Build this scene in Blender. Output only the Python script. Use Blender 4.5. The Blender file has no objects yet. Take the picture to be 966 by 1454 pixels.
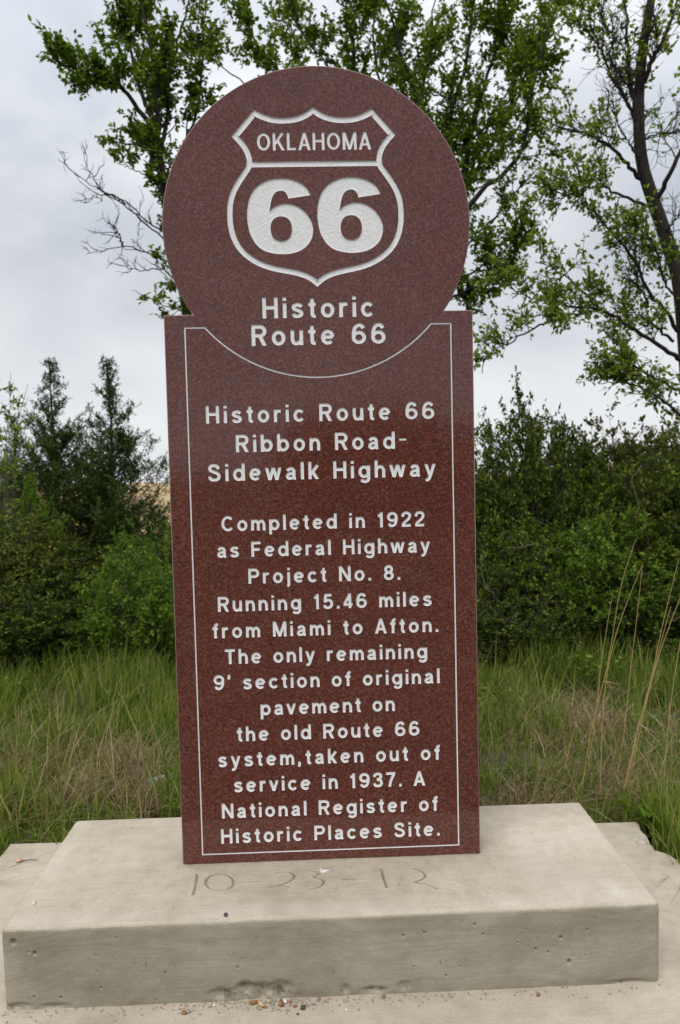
import bpy, bmesh, math, random
import numpy as np
from mathutils import Vector, Matrix, geometry
random.seed(7); rng = np.random.default_rng(11)
S = bpy.context.scene
COL = S.collection
# ------------------------------------------------------------------ camera
CAM = np.array([-0.018, -2.004, 1.046]); FPX = 1086.0
YAW, PIT, ROL = math.radians(1.72), math.radians(-3.16), math.radians(-1.34)
FW = np.array([math.sin(YAW)*math.cos(PIT), math.cos(YAW)*math.cos(PIT), math.sin(PIT)])
_r = np.array([math.cos(YAW), -math.sin(YAW), 0.0]); _u = np.cross(_r, FW)
RT = _r*math.cos(ROL)+_u*math.sin(ROL); UP = -_r*math.sin(ROL)+_u*math.cos(ROL)
cd = bpy.data.cameras.new('camera'); cam = bpy.data.objects.new('camera', cd); COL.objects.link(cam)
M = Matrix.Identity(4)
for i in range(3):
    M[i][0], M[i][1], M[i][2], M[i][3] = RT[i], UP[i], -FW[i], CAM[i]
cam.matrix_world = M
cd.sensor_fit = 'VERTICAL'; cd.sensor_height = 36; cd.lens = 36*FPX/1454
cd.clip_start = 0.05; cd.clip_end = 6000
cd.dof.use_dof = True; cd.dof.focus_distance = 2.0; cd.dof.aperture_fstop = 5.0
S.camera = cam
# ------------------------------------------------------------------ sky
SUN_EL, SUN_AZ = math.radians(58), math.radians(205)      # azimuth clockwise from +Y
wd = bpy.data.worlds.new('World'); S.world = wd; wd.use_nodes = True
nt = wd.node_tree; nt.nodes.clear()
def WN(t, **k):
    n = nt.nodes.new(t)
    for a, b in k.items(): setattr(n, a, b)
    return n
def wmath(op, a, b=None, c=None):
    n = WN('ShaderNodeMath', operation=op)
    for i, v in enumerate((a, b, c)):
        if v is None: continue
        if isinstance(v, (int, float)): n.inputs[i].default_value = v
        else: nt.links.new(v, n.inputs[i])
    return n.outputs[0]
sky = WN('ShaderNodeTexSky', sky_type='NISHITA'); sky.sun_disc = False
sky.sun_elevation = SUN_EL; sky.sun_rotation = SUN_AZ; sky.dust_density = 2.0
tc = WN('ShaderNodeTexCoord'); sep = WN('ShaderNodeSeparateXYZ'); nt.links.new(tc.outputs['Generated'], sep.inputs[0])
zc = wmath('MAXIMUM', sep.outputs[2], 0.0); zd = wmath('ADD', zc, 0.45)
cmb = WN('ShaderNodeCombineXYZ')
nt.links.new(wmath('DIVIDE', sep.outputs[0], zd), cmb.inputs[0]); nt.links.new(wmath('DIVIDE', sep.outputs[1], zd), cmb.inputs[1])
n1 = WN('ShaderNodeTexNoise'); n1.inputs['Scale'].default_value = 2.3; n1.inputs['Detail'].default_value = 6; n1.inputs['Roughness'].default_value = .52
n1.inputs['Distortion'].default_value = .35
mp = WN('ShaderNodeMapping'); mp.inputs['Location'].default_value = (3.1, 1.7, 0); nt.links.new(cmb.outputs[0], mp.inputs[0]); nt.links.new(mp.outputs[0], n1.inputs['Vector'])
rmp = WN('ShaderNodeValToRGB'); nt.links.new(n1.outputs[0], rmp.inputs[0])
e = rmp.color_ramp.elements; e[0].position = .34; e[0].color = (4.4, 4.7, 5.15, 1); e[1].position = .64; e[1].color = (6.7, 6.8, 7.0, 1)
hz = WN('ShaderNodeMapRange'); hz.interpolation_type = 'SMOOTHSTEP'
nt.links.new(zc, hz.inputs[0]); hz.inputs[1].default_value = 0.0; hz.inputs[2].default_value = .30; hz.inputs[3].default_value = .75; hz.inputs[4].default_value = 0
mh = WN('ShaderNodeMixRGB'); nt.links.new(hz.outputs[0], mh.inputs[0]); nt.links.new(rmp.outputs[0], mh.inputs[1]); mh.inputs[2].default_value = (7.4, 7.5, 7.7, 1)
gr = WN('ShaderNodeMapRange'); nt.links.new(zc, gr.inputs[0]); gr.inputs[1].default_value = .25; gr.inputs[2].default_value = 1; gr.inputs[3].default_value = 1; gr.inputs[4].default_value = 2.1
mg = WN('ShaderNodeVectorMath', operation='SCALE'); nt.links.new(mh.outputs[0], mg.inputs[0]); nt.links.new(gr.outputs[0], mg.inputs['Scale'])
mx = WN('ShaderNodeMixRGB'); mx.inputs[0].default_value = .93; nt.links.new(sky.outputs[0], mx.inputs[1]); nt.links.new(mg.outputs[0], mx.inputs[2])
bg = WN('ShaderNodeBackground'); bg.inputs[1].default_value = .1; nt.links.new(mx.outputs[0], bg.inputs[0])
wo = WN('ShaderNodeOutputWorld'); nt.links.new(bg.outputs[0], wo.inputs[0])
# ------------------------------------------------------------------ sun, exposure
sl = bpy.data.lights.new('sun', 'SUN'); sl.energy = 1.4; sl.angle = math.radians(35); sl.color = (1, .94, .85)
so = bpy.data.objects.new('sun', sl); COL.objects.link(so)
sd = Vector((math.sin(SUN_AZ)*math.cos(SUN_EL), math.cos(SUN_AZ)*math.cos(SUN_EL), math.sin(SUN_EL)))
so.rotation_euler = sd.to_track_quat('Z', 'Y').to_euler(); so.location = (-3, -4, 8)
S.view_settings.view_transform = 'Standard'; S.view_settings.look = 'None'; S.view_settings.exposure = 0.3; S.view_settings.gamma = 1
S.render.engine = 'CYCLES'; S.cycles.max_bounces = 6; S.cycles.diffuse_bounces = 3; S.cycles.transmission_bounces = 4; S.cycles.transparent_max_bounces = 4
S.cycles.use_denoising = True; S.cycles.caustics_reflective = False; S.cycles.caustics_refractive = False

# ------------------------------------------------------------------ helpers
def at(px, py, Y):
    d = FW+RT*(px-483)/FPX-UP*(py-727)/FPX
    return CAM+d*((Y-CAM[1])/d[1])
def at_z(px, py, Z):
    d = FW+RT*(px-483)/FPX-UP*(py-727)/FPX
    return CAM+d*((Z-CAM[2])/d[2])
def mesh_np(name, V, F, smooth=False):
    """V (n,3); F list of int arrays (m,3) or (m,4)"""
    me = bpy.data.meshes.new(name); V = np.asarray(V, np.float32)
    F = [np.asarray(f, np.int32) for f in F if len(f)]
    me.vertices.add(len(V)); me.vertices.foreach_set('co', V.ravel())
    nl = sum(f.size for f in F); npoly = sum(len(f) for f in F)
    me.loops.add(nl); me.polygons.add(npoly)
    me.loops.foreach_set('vertex_index', np.concatenate([f.ravel() for f in F]))
    tot = np.concatenate([np.full(len(f), f.shape[1], np.int32) for f in F])
    me.polygons.foreach_set('loop_start', np.concatenate([[0], np.cumsum(tot)[:-1]]).astype(np.int32))
    if smooth: me.polygons.foreach_set('use_smooth', np.ones(npoly, bool))
    me.update(calc_edges=True); me.validate()
    return me
def obj(name, me, mat=None, parent=None):
    o = bpy.data.objects.new(name, me); COL.objects.link(o)
    if mat is not None and me is not None: me.materials.append(mat)
    if parent is not None: o.parent = parent
    return o
def tag(o, label=None, cat=None, group=None, kind=None):
    for k, v in (('label', label), ('category', cat), ('group', group), ('kind', kind)):
        if v: o[k] = v
    return o
def empty(name, loc, label=None, cat=None, group=None):
    o = bpy.data.objects.new(name, None); COL.objects.link(o); o.location = loc; o.empty_display_size = .1
    return tag(o, label, cat, group)
def fbm(x, y, sc, seed=0, oct=3):
    """cheap value noise, vectorised, about -1..1"""
    out = np.zeros(np.broadcast(x, y).shape); amp = 1; tot = 0
    for k in range(oct):
        u, v = x*sc+seed*17.3+k*5.1, y*sc+seed*9.7+k*3.3
        iu, iv = np.floor(u).astype(np.int64), np.floor(v).astype(np.int64); fu, fv = u-iu, v-iv
        fu, fv = fu*fu*(3-2*fu), fv*fv*(3-2*fv)
        h = lambda a, b: (np.sin(a*127.1+b*311.7+seed*74.7)*43758.5453) % 1
        val = (h(iu, iv)*(1-fu)+h(iu+1, iv)*fu)*(1-fv)+(h(iu, iv+1)*(1-fu)+h(iu+1, iv+1)*fu)*fv
        out += amp*(val*2-1); tot += amp; amp *= .5; sc *= 2
    return out/tot
# ------------------------------------------------------------------ materials
class MT:
    def __init__(s, name):
        s.m = bpy.data.materials.new(name); s.m.use_nodes = True; s.t = s.m.node_tree
        s.b = s.t.nodes['Principled BSDF']; s.o = s.t.nodes['Material Output']
    def n(s, t, **k):
        n = s.t.nodes.new(t)
        for a, b in k.items():
            if a.startswith('i_'): n.inputs[a[2:].replace('_', ' ')].default_value = b
            else: setattr(n, a, b)
        return n
    def l(s, a, b): s.t.links.new(a, b)
    def ramp(s, fac, stops, const=False):
        n = s.n('ShaderNodeValToRGB'); s.l(fac, n.inputs[0]); r = n.color_ramp
        if const: r.interpolation = 'CONSTANT'
        while len(r.elements) < len(stops): r.elements.new(.5)
        for el, (p, c) in zip(r.elements, stops):
            el.position = p; el.color = (*c, 1) if len(c) == 3 else c
        return n.outputs[0]
    def coords(s, scale=(1, 1, 1)):
        t = s.n('ShaderNodeTexCoord'); mp = s.n('ShaderNodeMapping'); mp.inputs['Scale'].default_value = scale
        s.l(t.outputs['Object'], mp.inputs[0]); return mp.outputs[0]
    def noise(s, vec, scale, detail=4, rough=.55):
        n = s.n('ShaderNodeTexNoise', i_Scale=scale, i_Detail=detail, i_Roughness=rough); s.l(vec, n.inputs['Vector']); return n.outputs[0]
    def mix(s, fac, a, b, mode='MIX'):
        n = s.n('ShaderNodeMixRGB', blend_type=mode)
        for i, v in enumerate((fac, a, b)):
            if isinstance(v, (int, float)): n.inputs[i].default_value = v
            elif isinstance(v, tuple): n.inputs[i].default_value = (*v, 1)
            else: s.l(v, n.inputs[i])
        return n.outputs[0]
    def bump(s, h, strength, dist, prev=None):
        n = s.n('ShaderNodeBump'); n.inputs['Strength'].default_value = strength; n.inputs['Distance'].default_value = dist
        s.l(h, n.inputs['Height'])
        if prev is not None: s.l(prev, n.inputs['Normal'])
        return n.outputs[0]
def leaf_mat(name, stops, trans=.35, rough=.6, spec=.16):
    m = MT(name); g = m.n('ShaderNodeNewGeometry')
    c = m.ramp(g.outputs['Random Per Island'], stops)
    m.l(c, m.b.inputs['Base Color']); m.b.inputs['Roughness'].default_value = rough; m.b.inputs['Specular IOR Level'].default_value = spec
    tr = m.n('ShaderNodeBsdfTranslucent'); m.l(m.mix(1, c, (1.15, 1.2, .6), 'MULTIPLY'), tr.inputs[0])
    ms = m.n('ShaderNodeMixShader'); ms.inputs[0].default_value = trans
    m.l(m.b.outputs[0], ms.inputs[1]); m.l(tr.outputs[0], ms.inputs[2]); m.l(ms.outputs[0], m.o.inputs[0])
    return m.m
MATS = {}
MATS['elm_leaf'] = leaf_mat('elm_leaf', [(0, (.055, .10, .012)), (.4, (.095, .16, .018)), (.75, (.16, .24, .03)), (1, (.28, .35, .06))], .5)
MATS['elm_leaf_pale'] = leaf_mat('elm_leaf_pale', [(0, (.10, .15, .022)), (.4, (.165, .235, .035)), (.75, (.24, .32, .055)), (1, (.32, .36, .09))], .5)
MATS['bush_leaf'] = leaf_mat('bush_leaf', [(0, (.024, .042, .007)), (.4, (.052, .086, .011)), (.75, (.098, .15, .02)), (1, (.21, .23, .04))], .32)
MATS['bush_leaf_bright'] = leaf_mat('bush_leaf_bright', [(0, (.055, .105, .012)), (.45, (.10, .18, .018)), (.85, (.16, .26, .03)), (1, (.25, .31, .05))], .4)
MATS['bush_leaf_olive'] = leaf_mat('bush_leaf_olive', [(0, (.036, .05, .009)), (.4, (.075, .10, .014)), (.75, (.13, .16, .024)), (1, (.25, .2, .04))], .32)
MATS['cedar'] = leaf_mat('cedar', [(0, (.022, .042, .008)), (.5, (.042, .074, .013)), (.85, (.072, .115, .02)), (1, (.15, .14, .04))], .22)
MATS['grass'] = leaf_mat('grass', [(0, (.075, .12, .015)), (.45, (.14, .205, .026)), (.8, (.215, .275, .048)), (1, (.38, .37, .14))], .42)
MATS['dry'] = leaf_mat('dry_blade', [(0, (.14, .10, .055)), (.5, (.27, .20, .11)), (.85, (.36, .28, .16)), (1, (.5, .42, .27))], .2, .6)
MATS['stalk'] = leaf_mat('dry_stalk', [(0, (.36, .26, .11)), (1, (.45, .33, .14))], .1, .5)
def bark(name, a, b):
    m = MT(name); v = m.coords((1, 1, .25)); n = m.noise(v, 60, 5, .65)
    m.l(m.ramp(n, [(.3, a), (.7, b)]), m.b.inputs['Base Color']); m.b.inputs['Roughness'].default_value = .9
    m.l(m.bump(n, .7, .01), m.b.inputs['Normal']); return m.m
MATS['bark'] = bark('bark', (.010, .008, .006), (.04, .031, .024))
MATS['twig'] = bark('grey_twig', (.05, .043, .035), (.13, .115, .095))
MATS['deadwood'] = bark('dead_wood', (.07, .052, .035), (.18, .14, .095))
def granite():
    m = MT('red_granite'); v = m.coords()
    def cells(scale, seed):
        mp = m.n('ShaderNodeMapping'); mp.inputs['Location'].default_value = (seed, seed*.7, seed*1.3); m.l(v, mp.inputs[0])
        w = m.n('ShaderNodeTexNoise', i_Scale=scale*1.3, i_Detail=2); m.l(mp.outputs[0], w.inputs['Vector'])
        add = m.n('ShaderNodeVectorMath', operation='MULTIPLY_ADD'); m.l(w.outputs['Color'], add.inputs[0]); add.inputs[1].default_value = (1.2/scale,)*3; m.l(mp.outputs[0], add.inputs[2])
        n = m.n('ShaderNodeTexVoronoi', i_Scale=scale); m.l(add.outputs[0], n.inputs['Vector'])
        s = m.n('ShaderNodeSeparateColor'); m.l(n.outputs['Color'], s.inputs[0]); return s.outputs[0]
    a = m.ramp(cells(270, 0), [(0, (.014, .011, .013)), (.24, (.080, .021, .014)), (.46, (.142, .036, .023)), (.68, (.078, .025, .019)), (.8, (.215, .064, .043)), (.95, (.13, .105, .11))])
    b = m.ramp(cells(600, 5), [(0, (.012, .011, .013)), (.3, (.092, .023, .016)), (.65, (.147, .037, .023)), (.92, (.25, .09, .064))])
    c = m.mix(.42, a, b)
    big = m.noise(v, 9, 3); c = m.mix(m.ramp(big, [(.35, (0, 0, 0)), (.7, (.22, .22, .22))]), c, (.05, .022, .024))
    m.l(c, m.b.inputs['Base Color'])
    sc = m.noise(m.coords((30, 30, 3)), 6, 3)
    m.l(m.ramp(sc, [(.3, (.055, .055, .055)), (.75, (.11, .11, .11))]), m.b.inputs['Roughness'])
    m.b.inputs['Specular IOR Level'].default_value = .5; m.b.inputs['IOR'].default_value = 1.49
    return m.m
MATS['granite'] = granite()
def rough_granite():
    m = MT('sawn_granite'); v = m.coords(); n = m.noise(v, 300, 3)
    m.l(m.ramp(n, [(.3, (.2, .12, .11)), (.7, (.36, .26, .24))]), m.b.inputs['Base Color']); m.b.inputs['Roughness'].default_value = .8
    m.l(m.bump(n, .6, .002), m.b.inputs['Normal']); return m.m
MATS['sawn'] = rough_granite()
def frosted(name, sc, st):
    m = MT(name); v = m.coords(); n = m.noise(v, sc, 5, .6)
    m.l(m.ramp(n, [(.3, (.70, .705, .715)), (.65, (.84, .845, .855))]), m.b.inputs['Base Color']); m.b.inputs['Roughness'].default_value = .75
    m.l(m.bump(n, st, .004), m.b.inputs['Normal']); return m.m
MATS['frost'] = frosted('frosted_engraving', 210, .5)
MATS['frost_fine'] = frosted('frosted_lettering', 420, .35)
def concrete(name, form=False, attr=False):
    m = MT(name); v = m.coords(); n1 = m.noise(v, 3.2, 6, .6); n2 = m.noise(v, 260, 3, .6); n3 = m.noise(v, 24, 5, .6)
    c = m.ramp(n1, [(.25, (.37, .325, .255)), (.45, (.455, .40, .318)), (.6, (.50, .442, .355)), (.78, (.555, .505, .42))])
    c = m.mix(.55, c, m.ramp(n2, [(.3, (.62, .62, .62)), (.6, (1.05, 1.05, 1.05)), (.8, (1.2, 1.2, 1.2))]), 'MULTIPLY')
    c = m.mix(.45, c, m.ramp(n3, [(.3, (.74, .73, .70)), (.6, (1.06, 1.06, 1.06))]), 'MULTIPLY')
    # broom lines along x
    br = m.noise(m.coords((4, 330, 330)), 1, 3, .6)
    grain = br
    c = m.mix(.28, c, m.ramp(br, [(.35, (.75, .74, .72)), (.6, (1.05, 1.05, 1.05))]), 'MULTIPLY')
    nrm = m.bump(br, .35, .002); nrm = m.bump(n2, .5, .0015, nrm)
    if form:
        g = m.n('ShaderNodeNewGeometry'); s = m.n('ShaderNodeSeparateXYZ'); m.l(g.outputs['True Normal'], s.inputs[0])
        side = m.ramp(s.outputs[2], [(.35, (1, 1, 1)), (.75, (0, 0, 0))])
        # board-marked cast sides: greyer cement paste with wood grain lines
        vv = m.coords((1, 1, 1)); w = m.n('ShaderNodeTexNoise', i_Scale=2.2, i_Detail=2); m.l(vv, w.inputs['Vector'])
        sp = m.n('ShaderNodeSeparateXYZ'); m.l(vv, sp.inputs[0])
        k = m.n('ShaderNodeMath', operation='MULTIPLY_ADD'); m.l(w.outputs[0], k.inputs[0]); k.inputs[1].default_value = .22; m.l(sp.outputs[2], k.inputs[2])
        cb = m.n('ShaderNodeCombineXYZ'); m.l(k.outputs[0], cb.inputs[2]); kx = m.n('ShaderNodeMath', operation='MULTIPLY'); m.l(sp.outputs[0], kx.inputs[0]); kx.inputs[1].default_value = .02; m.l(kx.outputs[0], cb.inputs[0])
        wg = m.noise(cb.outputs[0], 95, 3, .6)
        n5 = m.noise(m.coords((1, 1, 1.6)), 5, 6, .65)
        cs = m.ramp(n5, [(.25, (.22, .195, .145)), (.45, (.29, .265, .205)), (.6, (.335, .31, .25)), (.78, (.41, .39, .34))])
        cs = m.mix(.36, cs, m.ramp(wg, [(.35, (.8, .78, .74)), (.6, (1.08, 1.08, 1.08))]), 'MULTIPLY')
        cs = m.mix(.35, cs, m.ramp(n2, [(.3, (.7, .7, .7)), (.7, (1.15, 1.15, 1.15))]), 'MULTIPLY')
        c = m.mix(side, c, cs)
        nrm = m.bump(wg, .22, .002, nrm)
    if attr:
        at_ = m.n('ShaderNodeAttribute'); at_.attribute_name = 'dirt_shade'
        ap = m.n('ShaderNodeAttribute'); ap.attribute_name = 'pale'
        c = m.mix(ap.outputs['Fac'], c, (.62, .59, .53))
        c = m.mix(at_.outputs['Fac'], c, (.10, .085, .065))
    m.l(c, m.b.inputs['Base Color']); m.b.inputs['Roughness'].default_value = .88; m.b.inputs['Specular IOR Level'].default_value = .3
    m.l(nrm, m.b.inputs['Normal']); return m.m
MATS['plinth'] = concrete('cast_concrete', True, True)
MATS['pad'] = concrete('broomed_concrete', False, True)
def plain(name, a, b, scale=40, rough=.8, bump=.4):
    m = MT(name); n = m.noise(m.coords(), scale, 4)
    m.l(m.ramp(n, [(.3, a), (.7, b)]), m.b.inputs['Base Color']); m.b.inputs['Roughness'].default_value = rough
    if bump: m.l(m.bump(n, bump, .01), m.b.inputs['Normal'])
    return m.m

# ------------------------------------------------------------------ terrain
GZ = -0.275
def ground_z(x, y):
    x = np.asarray(x, float); y = np.asarray(y, float)
    near = np.exp(-((x/9)**2+((y-1)/9)**2))
    z = GZ+.035*fbm(x, y, .9, 3)*near*np.clip((np.maximum(np.abs(x)-1.0, y-.55))*2, 0, 1)
    return z-np.clip(y-7, 0, None)*.0105
def make_ground():
    ax = np.concatenate([-np.geomspace(3000, 7, 26), np.linspace(-6.5, 6.5, 66), np.geomspace(7, 3000, 26)])
    ay = np.concatenate([-np.geomspace(3000, 7, 22), np.linspace(-6.5, 9, 78), np.geomspace(9.5, 3000, 30)])
    X, Y = np.meshgrid(ax, ay); V = np.stack([X, Y, ground_z(X, Y)], -1).reshape(-1, 3)
    n = len(ax); i = np.arange(len(ay)-1)[:, None]*n+np.arange(n-1)[None]
    F = np.stack([i, i+1, i+n+1, i+n], -1).reshape(-1, 4)
    m = MT('ground_soil'); v = m.coords(); n1 = m.noise(v, 1.3, 5); n2 = m.noise(v, 60, 4)
    c = m.ramp(n1, [(.35, (.045, .055, .02)), (.6, (.085, .075, .04))]); c = m.mix(.5, c, m.ramp(n2, [(.3, (.35, .33, .3)), (.7, (1.2, 1.15, 1.0))]), 'MULTIPLY')
    # pale stubble field beyond the hedgerow
    sp = m.n('ShaderNodeSeparateXYZ'); m.l(v, sp.inputs[0])
    far = m.ramp(m.n('ShaderNodeMath').outputs[0], [(0, (0, 0, 0)), (1, (1, 1, 1))])
    mr = m.n('ShaderNodeMapRange'); m.l(sp.outputs[1], mr.inputs[0]); mr.inputs[1].default_value = 11; mr.inputs[2].default_value = 15
    n3 = m.noise(m.coords((.3, 1, 1)), .12, 4)
    c = m.mix(mr.outputs[0], c, m.ramp(n3, [(.3, (.33, .23, .11)), (.7, (.42, .31, .16))]))
    m.l(c, m.b.inputs['Base Color']); m.b.inputs['Roughness'].default_value = .95; m.l(m.bump(n2, .8, .02), m.b.inputs['Normal'])
    g = obj('ground', mesh_np('ground', V, [F], True), m.m); g['kind'] = 'structure'
make_ground()
# ------------------------------------------------------------------ concrete pad (broken back corner on the right)
PZ = -0.196
def make_pad():
    def edge(a, b, n, j): 
        t = np.linspace(0, 1, n, endpoint=False)[:, None]; p = np.array(a)*(1-t)+np.array(b)*t
        d = np.array(b)-np.array(a); nn = np.array([d[1], -d[0]])/np.hypot(*d)
        return p+nn*(fbm(p[:, 0], p[:, 1], 25, 8)*j)[:, None]
    P = np.concatenate([edge((-1.105, -.66), (1.095, -.66), 40, .002), edge((1.095, -.66), (1.085, .29), 60, .003), edge((1.085, .29), (1.074, .335), 6, .002),
        edge((1.074, .335), (1.046, .36), 8, .005), edge((1.046, .36), (1.058, .50), 14, .006), edge((1.058, .50), (1.07, .56), 8, .005), edge((1.07, .56), (-1.089, .567), 90, .0025), edge((-1.089, .567), (-1.105, -.66), 60, .002)])
    cen = P.mean(0); n = len(P)
    rings = []
    dd = np.roll(P, -1, 0)-np.roll(P, 1, 0); nin = np.stack([-dd[:, 1], dd[:, 0]], -1); nin /= np.linalg.norm(nin, axis=1)[:, None]
    for ins, z in ((.010, 0), (.005, -.0015), (.0015, -.005), (0, -.011), (0, -.13)):
        q = P+nin*ins; rings.append(np.column_stack([q, np.full(n, PZ+z)]))
    V = np.concatenate(rings); F = []
    k = np.arange(n)
    for r in range(len(rings)-1):
        a, b = r*n+k, r*n+(k+1) % n
        F.append(np.stack([a, a+n, b+n, b], -1)[:, ::1])
    tri = geometry.tessellate_polygon([[Vector(p) for p in rings[0]]])
    T = np.array(tri); 
    # orientation: top faces up
    p0, p1, p2 = rings[0][T[:, 0]], rings[0][T[:, 1]], rings[0][T[:, 2]]
    fl = np.cross(p1-p0, p2-p0)[:, 2] < 0; T[fl] = T[fl][:, ::-1]
    me = mesh_np('concrete_pad', V, [np.concatenate(F), T])
    o = obj('concrete_pad', me, MATS['pad']); o['kind'] = 'structure'; return o
pad = make_pad()
# ------------------------------------------------------------------ concrete plinth with the date scratched in its top
TH = .10
BX0, BX1, BY0, BY1 = -.776, .776, -.262, .297
DATE_PX = [[(52, 40), (48, 75), (38, 115)], [(133+50*math.cos(t*.35), 70+30*math.sin(t*.35)) for t in range(19)], [(215, 70), (277, 67)],
    [(340, 36), (375, 32), (400, 42), (398, 57), (365, 75), (305, 88), (350, 82), (415, 92)], [(447, 25), (492, 36), (474, 52), (500, 58), (508, 72), (490, 88), (455, 96)],
    [(578, 60), (650, 58)], [(715, 18), (724, 55), (736, 88)], [(828, 18), (860, 28), (875, 44), (862, 58), (836, 69), (842, 70), (880, 76), (918, 93)], [(780, 77), (783, 79)]]
def catmull(P, n=8, closed=False):
    P = np.asarray(P, float)
    if len(P) < 3 and not closed: return P
    if closed: Q = np.concatenate([P[-1:], P, P[:2]])
    else: Q = np.concatenate([[2*P[0]-P[1]], P, [2*P[-1]-P[-2]]])
    out = []
    t = np.linspace(0, 1, n, endpoint=False)[:, None]
    for i in range(1, len(Q)-2):
        a, b, c, d = Q[i-1:i+3]
        out.append(.5*(2*b+(c-a)*t+(2*a-5*b+4*c-d)*t*t+(3*b-a-3*c+d)*t**3))
    if not closed: out.append(P[-1:])
    return np.concatenate(out)
def seg_dist(X, Y, A, B):
    d = B-A; L = (d@d)+1e-12
    t = np.clip(((X-A[0])*d[0]+(Y-A[1])*d[1])/L, 0, 1)
    return np.hypot(X-A[0]-t*d[0], Y-A[1]-t*d[1])
def set_attr(me, name, vals):
    a = me.attributes.new(name, 'FLOAT', 'POINT'); a.data.foreach_set('value', np.asarray(vals, np.float32))
def make_plinth():
    rf, rc = .012, .014; root = empty('concrete_plinth', (0, 0, PZ), 'pale cast concrete block with a scratched date, under the red granite marker', 'plinth')
    # --- top sheet: fine grid
    xs = np.concatenate([np.linspace(BX0+rf, -.40, 90, endpoint=False), np.linspace(-.40, .30, 400, endpoint=False), np.linspace(.30, BX1-rf, 110)])
    ys = np.concatenate([np.linspace(BY0+rf, -.20, 24, endpoint=False), np.linspace(-.20, -.02, 110, endpoint=False), np.linspace(-.02, BY1-rf, 70)])
    X, Y = np.meshgrid(xs, ys)
    edge = np.minimum(np.minimum(X-xs[0], xs[-1]-X), np.minimum(Y-ys[0], ys[-1]-Y)); fade = np.clip(edge/.03, 0, 1)
    Z = (.0011*fbm(X, Y, 7, 1)+.0004*fbm(X*.3, Y, 90, 2))*fade
    dirt_shade = np.zeros_like(X)
    D = np.full(X.shape, 9.0)
    for st in DATE_PX:
        P = catmull([at_z(260+a*.3934, 1225+b*.3934, 0)[:2] for a, b in st], 5)
        for a, b in zip(P[:-1], P[1:]):
            D = np.minimum(D, seg_dist(X, Y, a, b))
    D = D+.0009*fbm(X, Y, 120, 6)
    g = np.clip(1-D/.0042, 0, 1); rim = np.exp(-((D-.0062)/.0022)**2)
    Z = Z-.0035*g**.7+.0009*rim; dirt_shade = np.maximum(dirt_shade, .8*g**.8*np.clip(.85+.5*fbm(X, Y, 30, 4), 0, 1))
    foot = np.clip(1-np.maximum(np.abs(X)-.4, np.maximum(-Y, Y-TH))/.018, 0, 1)*np.clip(.5+fbm(X, Y, 40, 14), 0, 1); dirt_shade = np.maximum(dirt_shade, .28*foot)  # grime round the slab foot, doubling as its painted contact shadow
    run = np.clip(fbm(X*3, Y*.5, 5, 15)-.2, 0, 1); dirt_shade = np.maximum(dirt_shade, .16*run)
    speck = np.clip((fbm(X, Y, 210, 16, 1)-.72)*5, 0, 1)*np.clip(fbm(X, Y, 8, 17)+.35, 0, 1); dirt_shade = np.maximum(dirt_shade, .5*speck)
    st_ = np.clip(fbm(X, Y, 6, 12)-.2, 0, 1)*.2; dirt_shade = np.maximum(dirt_shade, st_)
    pale = np.clip(1-(Y-BY0)/.075, 0, 1)*np.clip(.45+1.1*fbm(X, Y, 9, 18), 0, 1)*.6+np.exp(-((X-.68)/.1)**2-((Y+.2)/.05)**2)*np.clip(.4+fbm(X, Y, 22, 19), 0, 1)*.5+np.clip(fbm(X, Y, 3.5, 20)-.25, 0, 1)*.35
    pale = np.clip(pale, 0, .7)
    # small air holes
    for k in range(26):
        hx, hy, hr = rng.uniform(BX0, BX1), rng.uniform(BY0, BY1), rng.uniform(.0015, .003)
        q = np.clip(1-np.hypot(X-hx, Y-hy)/hr, 0, 1); Z -= .002*q; dirt_shade = np.maximum(dirt_shade, .6*q)
    n = len(xs); i = np.arange(len(ys)-1)[:, None]*n+np.arange(n-1)[None]
    V = np.stack([X, Y, Z-PZ], -1).reshape(-1, 3); F = np.stack([i, i+1, i+n+1, i+n], -1).reshape(-1, 4)
    # --- rounded rim and sides: rings round the perimeter
    def straight(a, b, m): return [(np.array(a)*(1-t)+np.array(b)*t, None) for t in np.linspace(0, 1, m, endpoint=False)]
    per = []
    def corner(cx, cy, a0):
        for t in np.linspace(0, 90, 7, endpoint=False):
            a = math.radians(a0+t); per.append((cx, cy, math.cos(a), math.sin(a), 1))
    def side(ax, ay, bx, by, nx, ny, m):
        for t in np.linspace(0, 1, m, endpoint=False): per.append((ax+(bx-ax)*t, ay+(by-ay)*t, nx, ny, 0))
    x0, x1, y0, y1 = BX0+rc, BX1-rc, BY0+rc, BY1-rc
    corner(x0, y0, 180); side(x0, y0, x1, y0, 0, -1, 640); corner(x1, y0, 270); side(x1, y0, x1, y1, 1, 0, 60); corner(x1, y1, 0); side(x1, y1, x0, y1, 0, 1, 60); corner(x0, y1, 90); side(x0, y1, x0, y0, -1, 0, 60)
    per = np.array(per); N = len(per)
    prof = [(rf*(1-math.sin(a)), -rf*(1-math.cos(a))) for a in np.linspace(0, math.pi/2, 8)]+[(0, z) for z in np.linspace(-rf-.004, PZ-.004, 64)]
    rows = []; dr = []
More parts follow.
